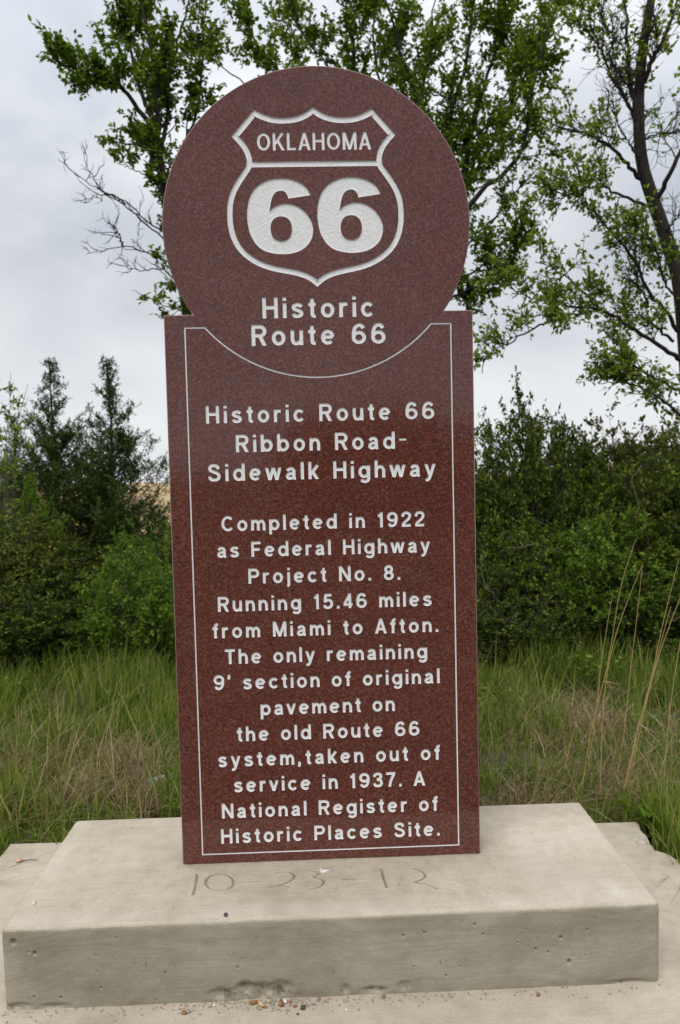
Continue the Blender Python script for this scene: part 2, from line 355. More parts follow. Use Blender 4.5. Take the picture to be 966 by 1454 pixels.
    for ins, z in prof:
        R = rc-ins; px, py = per[:, 0]+per[:, 2]*R, per[:, 1]+per[:, 3]*R
        front = per[:, 3] < -.5
        zz = np.full(N, z)
        off = .0016*fbm(px, zz, 14, 21)*(ins < rf*.9)+.0007*fbm(px, zz, 60, 22)*(ins < rf*.9)
        off = off*np.clip(-z/.01, 0, 1)
        d = np.zeros(N)
        if z < -.02:
            for hx, hz, hr in HOLES:
                q = np.clip(1-np.hypot(px-hx, zz-hz)/hr, 0, 1)*front; off -= .006*np.sqrt(q); d = np.maximum(d, .85*q**.5)
            # honeycombed foot of the front
            for sx, sz, sw, sh, dep in SPALL:
                q = np.exp(-((px-sx)/sw)**2-((zz-sz)/sh)**2)*front
                rgh = fbm(px, zz, 70, 31)
                off -= dep*np.clip(q*1.4-.25+.6*rgh*q, 0, 1); d = np.maximum(d, np.clip(q*np.clip(-rgh*2.2-.1, 0, 1)*1.3, 0, .85))
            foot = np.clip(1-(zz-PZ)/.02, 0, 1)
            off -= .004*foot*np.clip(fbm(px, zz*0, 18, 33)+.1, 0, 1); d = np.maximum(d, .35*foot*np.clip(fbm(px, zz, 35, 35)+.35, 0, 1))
            drip = np.clip(fbm(px, zz*.12, 16, 44)-.18, 0, 1)*front; d = np.maximum(d, .42*drip*np.clip(1+z/.19, .2, 1))
            mott = np.clip(fbm(px, zz, 28, 45)-.22, 0, 1)*front; d = np.maximum(d, .35*mott)
            sp_ = np.clip((fbm(px, zz, 150, 46, 1)-.78)*6, 0, 1)*front*np.clip(fbm(px, zz, 7, 47)+.3, 0, 1); d = np.maximum(d, .7*sp_); off -= .002*sp_
            band = np.clip(1-abs(zz+.045-.006*fbm(px, zz*0, 8, 3))/.006, 0, 1)
            d = np.maximum(d, .16*band*np.clip(fbm(px, zz, 10, 36)+.4, 0, 1))
        rows.append(np.column_stack([px+per[:, 2]*off, py+per[:, 3]*off, zz-PZ])); dr.append(d)
    base = len(V); V = np.concatenate([V]+rows); dirt_shade = np.concatenate([dirt_shade.ravel()]+dr)
    k = np.arange(N); G = []
    for r in range(len(rows)-1):
        a, b = base+r*N+k, base+r*N+(k+1) % N; G.append(np.stack([a, a+N, b+N, b], -1))
    me = mesh_np('plinth_block', V, [np.concatenate([F]+G)], True); set_attr(me, 'dirt_shade', dirt_shade); set_attr(me, 'pale', np.concatenate([pale.ravel(), np.zeros(len(V)-pale.size)]))
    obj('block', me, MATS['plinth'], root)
    return root
HOLES = [(.535, -.075, .0045), (.555, -.135, .006), (.505, -.11, .003), (.6, -.06, .003), (-.70, -.06, .005), (-.748, -.03, .008), (.16, -.055, .003), (.33, -.035, .003), (.35, -.06, .0025), (.21, -.05, .003), (-.55, -.15, .003), (-.4, -.12, .0025)]
HOLES += [(float(rng.uniform(-.75, .75)), float(rng.uniform(-.19, -.03)), float(rng.uniform(.0012, .003))) for _ in range(22)]
SPALL = [(-.19, -.178, .055, .022, .009), (-.13, -.172, .03, .02, .008), (-.27, -.178, .03, .014, .007), (-.215, -.165, .02, .016, .008), (.02, -.18, .012, .012, .006), (.09, -.185, .03, .009, .006), (.16, -.178, .015, .012, .006), (-.745, -.188, .03, .008, .007), (-.66, -.19, .03, .007, .006), (.70, -.192, .05, .006, .005)]
plinth = make_plinth()
# ------------------------------------------------------------------ lettering: a stroke alphabet (cap height 1) turned into outlines
def arc(cx, cy, rx, ry, a0, a1, n=18):
    t = np.radians(np.linspace(a0, a1, n)); return np.stack([cx+rx*np.cos(t), cy+ry*np.sin(t)], -1)
def sp(*p): return catmull(p, 6)
def ln(*p): return np.array(p, float)
XH = .72
def n_arch(x0, x1): 
    return [np.concatenate([sp((x0, .40), (x0+.06, .545), (x0+.20, .63), (x1-.09, .60), (x1, .44)), ln((x1, 0))])]
SIX = [arc(.35, .325, .26, .235, 0, 360, 26), sp((.09, .33), (.105, .60), (.19, .82), (.36, .91), (.50, .865), (.57, .745))]
GL = {
 'H': (.75, [ln((.09, 0), (.09, 1)), ln((.66, 0), (.66, 1)), ln((.09, .52), (.66, .52))]),
 'i': (.18, [ln((.09, 0), (.09, XH)), ln((.09, .83), (.09, 1))]),
 'l': (.18, [ln((.09, 0), (.09, 1))]),
 's': (.59, [sp((.50, .53), (.42, .615), (.29, .635), (.15, .595), (.105, .515), (.16, .435), (.30, .375), (.44, .315), (.495, .22), (.44, .125), (.30, .085), (.16, .11), (.085, .205))]),
 'S': (.75, [sp((.62, .70), (.55, .855), (.38, .912), (.2, .875), (.125, .75), (.19, .62), (.38, .535), (.58, .44), (.65, .28), (.58, .14), (.38, .088), (.18, .135), (.09, .30))]),
 't': (.37, [np.concatenate([ln((.19, .92)), sp((.19, .24), (.205, .13), (.27, .085), (.36, .085))]), ln((0, .645), (.36, .645))]),
 'o': (.66, [arc(.33, .36, .24, .275, 0, 360, 26)]),
 'r': (.41, [ln((.09, 0), (.09, XH)), sp((.09, .42), (.13, .55), (.23, .625), (.40, .63))]),
 'c': (.61, [arc(.33, .36, .24, .275, 38, 322, 22)]),
 'R': (.73, [ln((.09, 0), (.09, 1)), np.concatenate([ln((.09, .91)), arc(.43, .70, .21, .21, 90, -90, 12), ln((.09, .49))]), ln((.40, .48), (.655, -.06))]),
 'P': (.70, [ln((.09, 0), (.09, 1)), np.concatenate([ln((.09, .91)), arc(.42, .69, .21, .22, 90, -90, 12), ln((.09, .47))])]),
 'u': (.61, [np.concatenate([ln((.09, XH)), sp((.09, .28), (.16, .12), (.30, .085), (.44, .15), (.52, .30))]), ln((.52, 0), (.52, XH))]),
 'e': (.66, [ln((.1, .37), (.56, .37)), arc(.33, .36, .24, .275, 2, 318, 24)]),
 '6': (.70, SIX), '9': (.70, [np.array([.70, 1.0])-q for q in SIX]),
 'b': (.68, [ln((.09, 0), (.09, 1)), arc(.35, .36, .24, .275, 0, 360, 26)]),
 'd': (.68, [ln((.59, 0), (.59, 1)), arc(.33, .36, .24, .275, 0, 360, 26)]),
 'p': (.68, [ln((.09, -.27), (.09, XH)), arc(.35, .36, .24, .275, 0, 360, 26)]),
 'g': (.68, [np.concatenate([ln((.59, XH)), sp((.59, .0), (.56, -.12), (.45, -.19), (.30, -.19), (.14, -.11))]), arc(.33, .36, .24, .275, 0, 360, 26)]),
 'n': (.61, [ln((.09, 0), (.09, XH))]+n_arch(.09, .52)),
 'h': (.61, [ln((.09, 0), (.09, 1))]+n_arch(.09, .52)),
 'm': (.93, [ln((.09, 0), (.09, XH))]+n_arch(.09, .465)+n_arch(.465, .84)),
 'a': (.61, [np.concatenate([sp((.11, .495), (.17, .595), (.30, .635), (.43, .59), (.475, .47)), sp((.475, .17), (.50, .08), (.58, .075))]), sp((.475, .40), (.30, .365), (.15, .31), (.095, .205), (.14, .11), (.26, .085), (.40, .13), (.475, .25))]),
 '-': (.40, [ln((0, .52), (.40, .52))]),
 'w': (.90, [ln((.04, .82), (.25, .02), (.45, .74), (.65, .02), (.86, .82))]),
 'v': (.60, [ln((.04, .82), (.30, .02), (.56, .82))]),
 'y': (.62, [ln((.04, .82), (.31, .04)), np.concatenate([ln((.58, .82)), sp((.31, .03), (.25, -.11), (.17, -.185), (.05, -.19))])]),
 'k': (.58, [ln((.09, 0), (.09, 1)), ln((.10, .26), (.54, .80)), ln((.25, .42), (.54, -.06))]),
 'K': (.74, [ln((.09, 0), (.09, 1)), ln((.10, .34), (.69, 1.07)), ln((.30, .58), (.70, -.06))]),
 'C': (.79, [arc(.42, .5, .33, .412, 40, 320, 26)]), 'O': (.84, [arc(.42, .5, .33, .412, 0, 360, 32)]),
 '1': (.40, [ln((.27, 0), (.27, 1)), sp((.27, .93), (.20, .80), (.05, .755))]),
 '2': (.64, [np.concatenate([sp((.09, .66), (.125, .82), (.25, .91), (.42, .905), (.545, .81), (.555, .67), (.48, .53), (.30, .36), (.15, .22), (.10, .09))]), ln((.03, .09), (.63, .09))]),
 '3': (.66, [sp((.09, .70), (.14, .85), (.30, .912), (.47, .87), (.53, .74), (.46, .60), (.26, .53)), sp((.26, .53), (.48, .48), (.57, .30), (.50, .14), (.32, .088), (.15, .13), (.08, .29))]),
 '4': (.62, [ln((.44, 0), (.44, 1)), ln((.44, .93), (.08, .28)), ln((.02, .26), (.61, .26))]),
 '5': (.66, [ln((.57, .91), (.17, .91)), ln((.18, .98), (.12, .44)), sp((.12, .48), (.30, .59), (.47, .55), (.565, .39), (.54, .21), (.42, .105), (.25, .088), (.12, .15), (.085, .27))]),
 '7': (.62, [ln((0, .91), (.61, .91)), sp((.54, .90), (.41, .66), (.28, .35), (.22, 0))]),
 '8': (.66, [arc(.33, .71, .20, .20, 0, 360, 24), arc(.33, .295, .24, .21, 0, 360, 24)]),
 'F': (.63, [ln((.09, 0), (.09, 1)), ln((.02, .91), (.62, .91)), ln((.09, .49), (.55, .49))]),
 'L': (.58, [ln((.09, 0), (.09, 1)), ln((.02, .09), (.57, .09))]),
 'N': (.77, [ln((.09, 0), (.09, 1)), ln((.68, 0), (.68, 1)), ln((.06, 1.04), (.71, -.04))]),
 'M': (.89, [ln((.09, 0), (.09, 1)), ln((.80, 0), (.80, 1)), ln((.07, 1.08), (.445, .04), (.82, 1.08))]),
 'A': (.74, [ln((.04, -.08), (.37, .97), (.70, -.08)), ln((.17, .31), (.57, .31))]),
 'T': (.66, [ln((.33, 0), (.33, 1)), ln((0, .91), (.66, .91))]),
 'f': (.37, [np.concatenate([sp((.37, .915), (.28, .915), (.205, .86), (.19, .74)), ln((.19, 0))]), ln((0, .645), (.36, .645))]),
 'j': (.22, [np.concatenate([ln((.13, XH)), sp((.13, -.06), (.105, -.16), (.02, -.19))]), ln((.13, .83), (.13, 1))]),
 '.': (.19, [ln((.095, 0), (.095, .19))]), ',': (.19, [ln((.095, .19), (.095, .0), (.04, -.15))]), "'": (.19, [ln((.095, 1), (.095, .84), (.04, .70))]),
}
CLIP = {'w': (0, XH), 'v': (0, XH), 'y': (-.4, XH), 'k': (0, 1), 'K': (0, 1), 'R': (0, 1), 'N': (0, 1), 'M': (0, 1), 'A': (0, 1)}
THIN = {'-': .66, 'e': 1, 't': 1}
def contours_of(sdf, x0, y0, st):
    """marching squares on a signed distance grid -> closed loops (inside on the left)"""
    s = sdf; ny, nx = s.shape
    inside = s < 0
    code = inside[:-1, :-1]*1+inside[:-1, 1:]*2+inside[1:, 1:]*4+inside[1:, :-1]*8
    nxt = {}
    def pt(e):
        kx, j, i = e
        if kx == 0: a, b = s[j, i], s[j, i+1]; t = a/(a-b); return (x0+(i+t)*st, y0+j*st)
        a, b = s[j, i], s[j+1, i]; t = a/(a-b); return (x0+i*st, y0+(j+t)*st)
    TB = {1: ['lb'], 2: ['br'], 3: ['lr'], 4: ['rt'], 5: ['lb', 'rt'], 6: ['bt'], 7: ['lt'], 8: ['tl'], 9: ['tb'], 10: ['br', 'tl'], 11: ['tr'], 12: ['rl'], 13: ['rb'], 14: ['bl']}
    for j, i in zip(*np.nonzero((code > 0) & (code < 15))):
        E = {'b': (0, j, i), 't': (0, j+1, i), 'l': (1, j, i), 'r': (1, j, i+1)}
        for a, b in TB[int(code[j, i])]: nxt[E[a]] = E[b]
    loops = []
    while nxt:
        k0, k = None, next(iter(nxt)); k0 = k; lp = []
        while k in nxt:
            lp.append(pt(k)); k = nxt.pop(k)
        if len(lp) > 5: loops.append(simplify(np.array(lp), .0035))
    return loops
def simplify(P, tol):
    n = len(P); far = int(np.argmax(((P-P[0])**2).sum(1)))
    def dp(i, j):
        if j <= i+1: return []
        a, b = P[i], P[j % n]; Q = P[i+1:j]; d = b-a; L = np.hypot(*d)+1e-12
        tt = np.clip((Q-a)@d/(L*L), 0, 1)[:, None]
        dist = np.linalg.norm(Q-a-tt*d, axis=1); k = int(np.argmax(dist))
        if dist[k] < tol: return []
        k += i+1
        return dp(i, k)+[k]+dp(k, j)
    idx = [0]+dp(0, far)+[far]+dp(far, n)
    return P[idx]
_gc = {}
def glyph(ch, h=.09, xs=1.0):
    key = (ch, h, xs)
    if key in _gc: return _gc[key]
    w, strokes = GL[ch]; st = .0135; pad_ = .12
    x0, y0 = -pad_, -.36; X, Y = np.meshgrid(x0+st*np.arange(int((w*xs+2*pad_)/st)+2), y0+st*np.arange(int(1.46/st)+1))
    D = np.full(X.shape, 9.0); hh = h*THIN.get(ch, 1)
    for sk in strokes:
        sk = sk*np.array([xs, 1])
        if xs != 1: # keep the outer width when the stroke is thinner
            pass
        for k, (a, b) in enumerate(zip(sk[:-1], sk[1:])):
            d = b-a; L = np.hypot(*d)
            if L < 1e-9: continue
            ux, uy = d/L; cx, cy = (a+b)/2
            u = np.abs((X-cx)*ux+(Y-cy)*uy)-L/2; v = np.abs(-(X-cx)*uy+(Y-cy)*ux)-hh
            D = np.minimum(D, np.where((u > 0) & (v > 0), np.hypot(np.maximum(u, 0), np.maximum(v, 0)), np.maximum(u, v)))
            closed = np.hypot(*(sk[0]-sk[-1])) < 1e-6
            if k > 0 and (closed or min(np.hypot(*(a-sk[0])), np.hypot(*(a-sk[-1]))) > hh*.95): D = np.minimum(D, np.hypot(X-a[0], Y-a[1])-hh)
        if np.hypot(*(sk[0]-sk[-1])) < 1e-6: D = np.minimum(D, np.hypot(X-sk[0][0], Y-sk[0][1])-hh)
    if ch in CLIP: lo, hi = CLIP[ch]; D = np.maximum(D, np.maximum(lo-Y, Y-hi))
    D = D+1e-6
    _gc[key] = (w*xs, contours_of(D, x0, y0, st)); return _gc[key]
def fill(loops):
    """triangulate loops with even-odd holes -> verts(2d), tris"""
    V = []; E = []; 
    for lp in loops:
        b = len(V); n = len(lp); V += [Vector((float(p[0]), float(p[1]))) for p in lp]; E += [(b+i, b+(i+1) % n) for i in range(n)]
    r = geometry.delaunay_2d_cdt(V, E, [], 0, 1e-7, True)
    v2 = np.array([(v.x, v.y) for v in r[0]]); con = {}
    for (i, j), oe in zip(r[1], r[4]): con[(i, j) if i < j else (j, i)] = len(oe) % 2
    T = [tuple(f) for f in r[2]]; adj = {}
    for t, f in enumerate(T):
        for i, j in ((f[0], f[1]), (f[1], f[2]), (f[2], f[0])): adj.setdefault((i, j) if i < j else (j, i), []).append(t)
    par = [-1]*len(T); stack = []
    for e, ts in adj.items():           # parity counted in from the hull
        if len(ts) == 1 and par[ts[0]] < 0: par[ts[0]] = con.get(e, 0); stack.append(ts[0])
    while stack:
        t = stack.pop(); f = T[t]
        for i, j in ((f[0], f[1]), (f[1], f[2]), (f[2], f[0])):
            e = (i, j) if i < j else (j, i)
            for u in adj[e]:
                if par[u] < 0: par[u] = par[t]^con.get(e, 0); stack.append(u)
    return v2, np.array([f for f, q in zip(T, par) if q == 1], np.int32)
# layout: text, left x, right x, baseline z, cap height
LINES = [("Historic", -.1436, .1436, 1.4407, .0533), ("Route 66", -.1736, .1736, 1.3712, .0535),
 ("Historic Route 66", -.2976, .2976, 1.1739, .0457), ("Ribbon Road-", -.2225, .2225, 1.0979, .0457), ("Sidewalk Highway", -.298, .298, 1.0235, .0457),
 ("Completed in 1922", -.2665, .2665, .8925, .0402), ("as Federal Highway", -.280, .280, .8235, .0402), ("Project No. 8.", -.2004, .2004, .7525, .0402), ("Running 15.46 miles", -.2826, .2826, .6803, .0402),
 ("from Miami to Afton.", -.2988, .2988, .6102, .0402), ("The only remaining", -.268, .268, .5404, .0402), ("9' section of original", -.3003, .3003, .4717, .0402), ("pavement on", -.1788, .1788, .4004, .0402),
 ("the old Route 66", -.2436, .2436, .3316, .0402), ("system,~taken out of", -.295, .295, .2637, .0402), ("service in 1937. A", -.2556, .2556, .194, .0402), ("National Register of", -.2895, .2895, .1239, .0402), ("Historic Places Site.", -.2938, .2938, .0548, .0402)]
CXO = -.0025
def set_line(text, xa, xb, z, cap, h=.091, xs=1.0):
    W = (xb-xa)/cap; tot = 0; gaps = 0; spaces = 0; prev = False
    for ch in text:
        if ch == ' ': spaces += 1; prev = False
        elif ch == '~': prev = True
        else:
            tot += glyph(ch, h, xs)[0]
            if prev: gaps += 1
            prev = True
    g = (W-tot-spaces*.34)/(gaps+2*spaces); x = 0; prev = False; out = []
    for ch in text:
        if ch == ' ': x += 2*g+.34; prev = False; continue
        if ch == '~': x += .06; continue
        if prev: x += g
        w, lps = glyph(ch, h, xs); out.append([np.column_stack([CXO+xa+(lp[:, 0]+x)*cap, z+lp[:, 1]*cap]) for lp in lps]); x += w; prev = True
    k = (xb-xa)/(x*cap)   # close the tiny rounding left over
    return out
# shield outline (half, symmetric)
HALF = [[(0, 1.9702), (.0235, 1.9555), (.048, 1.947), (.077, 1.9442), (.104, 1.9465), (.129, 1.9545), (.1505, 1.9655)], [(.1505, 1.9655), (.2094, 1.899)],
        [(.2094, 1.899), (.191, 1.8795), (.1785, 1.8605), (.1730, 1.842), (.1745, 1.826), (.185, 1.8105), (.2015, 1.787), (.215, 1.763), (.2235, 1.737), (.2266, 1.706), (.2250, 1.675), (.2175, 1.644), (.2025, 1.6155), (.1785, 1.5915), (.149, 1.5735), (.1145, 1.5610), (.076, 1.5530), (.046, 1.546), (.021, 1.5355), (0, 1.5190)]]
half = np.concatenate([catmull(s, 5)[:-1] for s in HALF]+[np.array([[0, 1.5190]])])
shield = np.concatenate([half, (half*np.array([-1, 1]))[-2:0:-1]])[::-1]      # counter-clockwise
def inset(P, d):
    a, b = P-np.roll(P, 1, 0), np.roll(P, -1, 0)-P
    na = np.stack([-a[:, 1], a[:, 0]], -1)/np.linalg.norm(a, axis=1)[:, None]; nb = np.stack([-b[:, 1], b[:, 0]], -1)/np.linalg.norm(b, axis=1)[:, None]
    m = na+nb; m /= (m*m).sum(1)[:, None]/2
    return P+m*d
def clip_z(P, z, keep_above):
    out = []; s = 1 if keep_above else -1
    for a, b in zip(P, np.roll(P, -1, 0)):
        ia, ib = s*(a[1]-z) >= 0, s*(b[1]-z) >= 0
        if ia: out.append(a)
        if ia != ib: t = (z-a[1])/(b[1]-a[1]); out.append(a+(b-a)*t)
    return np.array(out)
inner = inset(shield, .0138)
up_panel = clip_z(inner, 1.8358, True); lo_panel = clip_z(inner, 1.8222, False)
def circ(p): return p+np.array([CXO, 0])
shield, up_panel, lo_panel = circ(shield), circ(up_panel), circ(lo_panel)
SIXP = [[(-.0147, 1.7507), (-.0719, 1.7427)], [(-.0719, 1.7427), (-.0732, 1.7504), (-.0808, 1.7607), (-.0922, 1.7629), (-.1043, 1.7585), (-.1125, 1.7468), (-.1171, 1.7305), (-.1208, 1.7115)],
 [(-.1208, 1.7115), (-.1106, 1.7212), (-.0947, 1.7281), (-.0764, 1.7305), (-.0556, 1.7261), (-.035, 1.714), (-.0197, 1.6958), (-.0113, 1.6751), (-.0102, 1.6597), (-.0143, 1.6417), (-.0241, 1.6263), (-.0402, 1.6137), (-.0614, 1.6057), (-.0877, 1.603), (-.1164, 1.606), (-.1398, 1.6141), (-.1576, 1.6298), (-.17, 1.6516), (-.1761, 1.6748), (-.1784, 1.7031), (-.1744, 1.7338), (-.1654, 1.7567), (-.1508, 1.7744), (-.1296, 1.7869), (-.1086, 1.7928), (-.0877, 1.7941), (-.0617, 1.7907), (-.0385, 1.7807), (-.0231, 1.7677), (-.0147, 1.7507)]]
six = np.concatenate([catmull(s, 4)[:-1] for s in SIXP])
th = np.linspace(0, 2*math.pi, 40, endpoint=False)
sixhole = np.stack([-.0917+.0273*np.sign(np.cos(th))*np.abs(np.cos(th))**.88, 1.6675+.0310*np.sign(np.sin(th))*np.abs(np.sin(th))**.88], -1)
# border groove, following the disc
ZC, RAD = 1.678, .3955
def border(d):
    """closed rectangle with a dished top: d moves the line inwards"""
    xl, xr, zb_, zt, R = CXO-.3443+d, CXO+.3443-d, .0268+d, 1.4196-d, .3905+d
    a0 = math.asin((zt-ZC)/R); hx = R*math.cos(a0)
    t = np.linspace(math.pi-a0, 2*math.pi+a0, 60)   # along the bottom of the disc
    arcp = np.stack([CXO+R*np.cos(t), ZC+R*np.sin(t)], -1)
    return np.concatenate([[(xl, zb_), (xr, zb_), (xr, zt)], arcp[::-1], [(xl, zt)]])
b_out, b_in = border(-.0017), border(.0017)
# ------------------------------------------------------------------ the granite marker
def make_marker():
    root = empty('granite_marker', (0, 0, 0), 'tall polished red granite slab with round head and white engraved lettering', 'monument')
    nk = math.sqrt(RAD**2-(1.453-ZC)**2); a0 = math.asin((1.453-ZC)/RAD)
    t = np.linspace(a0, math.pi-a0, 120); disc = np.stack([RAD*np.cos(t), ZC+RAD*np.sin(t)], -1)
    out = np.concatenate([[(-.4, .0), (.4, .0), (.4, 1.453)], disc, [(-.4, 1.453)]])
    # densify bottom edge so tiny chips show
    bx = np.linspace(-.4, .4, 160, endpoint=False); bot = np.stack([bx, .0035*np.clip(fbm(bx, bx*0, 22, 41)-.15, 0, 1)+.004*np.clip(fbm(bx, bx*0, 60, 42)-.45, 0, 1)], -1)
    bot[:3, 1] = 0.003; out = np.concatenate([bot, out[1:]])
    bev = .0022; face = inset(out, bev)
    letters = [set_line(*l) for l in LINES]
    state = set_line("OKLAHOMA", -.1455, .1455, 1.8637, .0443, .078, .92)
    six2 = six+np.array([.18, .0008]); six2h = sixhole+np.array([.18, .0008])
    loops = [face, b_out, b_in, shield, up_panel, lo_panel, six, sixhole, six2, six2h]
    for L in letters+[state]:
        for g in L: loops += g
    v2, T = fill(loops)
    V = [np.column_stack([v2[:, 0], np.zeros(len(v2)), v2[:, 1]])]
    p = v2[T]; area = (p[:, 1, 0]-p[:, 0, 0])*(p[:, 2, 1]-p[:, 0, 1])-(p[:, 2, 0]-p[:, 0, 0])*(p[:, 1, 1]-p[:, 0, 1])
    T = np.where((area < 0)[:, None], T[:, ::-1], T)
    slab = obj('slab', mesh_np('slab', V[0], [T]), MATS['granite'], root)
    # bevelled arris, sawn edges and back
    n = len(out); k = np.arange(n)
    rings = [np.column_stack([face[:, 0], np.zeros(n), face[:, 1]]), np.column_stack([out[:, 0], np.full(n, bev), out[:, 1]]), np.column_stack([out[:, 0], np.full(n, TH), out[:, 1]])]
    F = [np.stack([r*n+k, (r+1)*n+k, (r+1)*n+(k+1) % n, r*n+(k+1) % n], -1) for r in range(2)]
    bt = np.array(geometry.tessellate_polygon([[Vector(q) for q in rings[2]]]))+2*n
    obj('sawn_edge', mesh_np('sawn_edge', np.concatenate(rings), [np.concatenate(F), bt]), MATS['sawn'], root)
    def sunk(name, loops, depth, mat, parent, label=None):
        v2, T = fill(loops); p = v2[T]; area = (p[:, 1, 0]-p[:, 0, 0])*(p[:, 2, 1]-p[:, 0, 1])-(p[:, 2, 0]-p[:, 0, 0])*(p[:, 1, 1]-p[:, 0, 1])
        T = np.where((area < 0)[:, None], T[:, ::-1], T)
        V = [np.column_stack([v2[:, 0], np.full(len(v2), depth), v2[:, 1]])]; Q = []; b = len(v2)
        for lp in loops:
            m = len(lp); kk = np.arange(m)
            V += [np.column_stack([lp[:, 0], np.zeros(m), lp[:, 1]]), np.column_stack([lp[:, 0], np.full(m, depth), lp[:, 1]])]
            Q.append(np.stack([b+kk, b+(kk+1) % m, b+m+(kk+1) % m, b+m+kk], -1)); b += 2*m
        o = obj(name, mesh_np(name, np.concatenate(V), [T, np.concatenate(Q)]), mat, parent)
        if label: o['label'] = label
        return o
    for (tx, *_), L in zip(LINES, letters):
        for g in L: sunk('letter', g, .0016, MATS['frost_fine'], slab)
    sunk('border_line', [b_out, b_in], .0015, MATS['frost_fine'], slab, 'thin white groove framing the text and dipping under the round head')
    em = sunk('shield_emblem', [shield, up_panel, lo_panel], .0026, MATS['frost'], root, 'white engraved highway shield outline with a cross bar')
    for g in state: sunk('letter', g, .0016, MATS['frost_fine'], em)
    sunk('numeral', [six, sixhole], .0026, MATS['frost'], em); sunk('numeral', [six2, six2h], .0026, MATS['frost'], em)
    return root
marker = make_marker()
#@@VEG@@
# ------------------------------------------------------------------ vegetation tools
class Wood:
    """collects tapered tubes"""
    def __init__(s): s.V = []; s.F = []; s.n = 0
    def tube(s, P, r0, r1, sides=5):
        P = np.asarray(P, float); m = len(P)
        T = np.gradient(P, axis=0); T /= np.linalg.norm(T, axis=1)[:, None]+1e-9
        ref = np.array([0.31, .95, .1]) if abs(T[0][1]) < .9 else np.array([1., 0, 0])
        A = np.cross(T, ref); A /= np.linalg.norm(A, axis=1)[:, None]+1e-9; B = np.cross(T, A)
        r = np.linspace(r0, r1, m)[:, None, None]; a = np.linspace(0, 2*math.pi, sides, endpoint=False)
        V = P[:, None]+r*(np.cos(a)[None, :, None]*A[:, None]+np.sin(a)[None, :, None]*B[:, None])
        k = np.arange(sides); i = s.n+np.arange(m-1)[:, None]*sides
        s.F.append(np.stack([i+k, i+(k+1) % sides, i+sides+(k+1) % sides, i+sides+k], -1).reshape(-1, 4))
        s.V.append(V.reshape(-1, 3)); s.n += m*sides
    def mesh(s, name): return mesh_np(name, np.concatenate(s.V), [np.concatenate(s.F)], True)
def unit(v): return v/(np.linalg.norm(v, axis=-1, keepdims=True)+1e-9)
def walk(p, d, L, n, wob, trop):
    P = [np.array(p, float)]; d = unit(np.array(d, float)); st = L/n
    for _ in range(n):
        d = unit(d+rng.normal(0, wob, 3)+np.array([0, 0, trop])); P.append(P[-1]+d*st)
    return np.array(P)
def leaves_mesh(name, P, D, ln_, wd_, full=True, droop=.25):
    """P positions, D leaf directions; a folded leaf each"""
    n = len(P); P = np.asarray(P); D = unit(np.asarray(D)+rng.normal(0, .35, (n, 3))-np.array([0, 0, droop]))
    side = unit(np.cross(D, unit(rng.normal(0, .6, (n, 3))+np.array([0, 0, 1.0])))); up = np.cross(side, D)
    L = (ln_*rng.uniform(.6, 1.25, n))[:, None]; Wd = (wd_*rng.uniform(.7, 1.2, n))[:, None]*.5; f = .35
    if full:
        pts = [P, P+D*L*.30+side*Wd*.9+up*Wd*f, P+D*L*.68+side*Wd*.85+up*Wd*f*.8, P+D*L-up*L*.12, P+D*L*.68-side*Wd*.85+up*Wd*f*.8, P+D*L*.30-side*Wd*.9+up*Wd*f]
        V = np.stack(pts, 1).reshape(-1, 3); i = np.arange(n)[:, None]*6
        F = np.concatenate([i+np.array([0, 1, 2, 3]), i+np.array([0, 3, 4, 5])])
    else:
        pts = [P, P+D*L*.5+side*Wd+up*Wd*f, P+D*L, P+D*L*.5-side*Wd+up*Wd*f]
        V = np.stack(pts, 1).reshape(-1, 3); i = np.arange(n)[:, None]*4
        F = np.concatenate([i+np.array([0, 1, 2]), i+np.array([0, 2, 3])])
    return mesh_np(name, V, [F])
def resample(P, n):
    P = np.asarray(P, float); d = np.concatenate([[0], np.cumsum(np.linalg.norm(np.diff(P, axis=0), axis=1))])
    t = np.linspace(0, d[-1], n); return np.stack([np.interp(t, d, P[:, k]) for k in range(3)], -1)
def limb(W, Lf, pts, r0, r1, leafy=(.15, 1), nsub=14, sub=.42, twigs=5, tw=.16, nleaf=9, bare=False, up=.25, fill_=1.0):
    """a main limb given as points, with side branches, twigs and leaf positions"""
    P = resample(catmull(pts, 6), 26); P[1:-1] += rng.normal(0, .006, (24, 3)); W.tube(P, r0, r1, 7)
    T = np.gradient(P, axis=0)
    ts = np.sort(rng.uniform(leafy[0], leafy[1], nsub))
    for t in ts:
        k = min(int(t*25), 24); p = P[k]; d = unit(unit(T[k])*.75+rng.normal(0, .62, 3)+np.array([0, 0, up]))
        L = sub*rng.uniform(.5, 1.2)*(1.15-.5*t); B = walk(p, d, L, 7, .16, .05)
        W.tube(B, max(.0035, (r0+(r1-r0)*t)*.38), .0018, 4)
        for q in range(twigs+1):
            s = rng.uniform(.2, 1) if q < twigs else 1.0
            j = min(int(s*7), 6); dd = unit(B[j+1]-B[j]) if j < 7 else d
            tl = tw*rng.uniform(.5, 1.3); C = walk(B[min(j+1, 7)], dd+rng.normal(0, .6, 3), tl, 4, .2, .06)
            W.tube(C, .0022, .0011, 3)
            if bare: continue
            m = rng.poisson(nleaf*fill_)
            if m:
                u = rng.uniform(0, 1, m)*4; ii = np.minimum(u.astype(int), 3); fr = (u-ii)[:, None]
                base = C[ii]*(1-fr)+C[ii+1]*fr
                Lf[0].append(base+rng.normal(0, .006, (m, 3))); Lf[1].append(unit(C[ii+1]-C[ii])+rng.normal(0, .75, (m, 3)))
def pxs(*a): return [at(*q) for q in a]
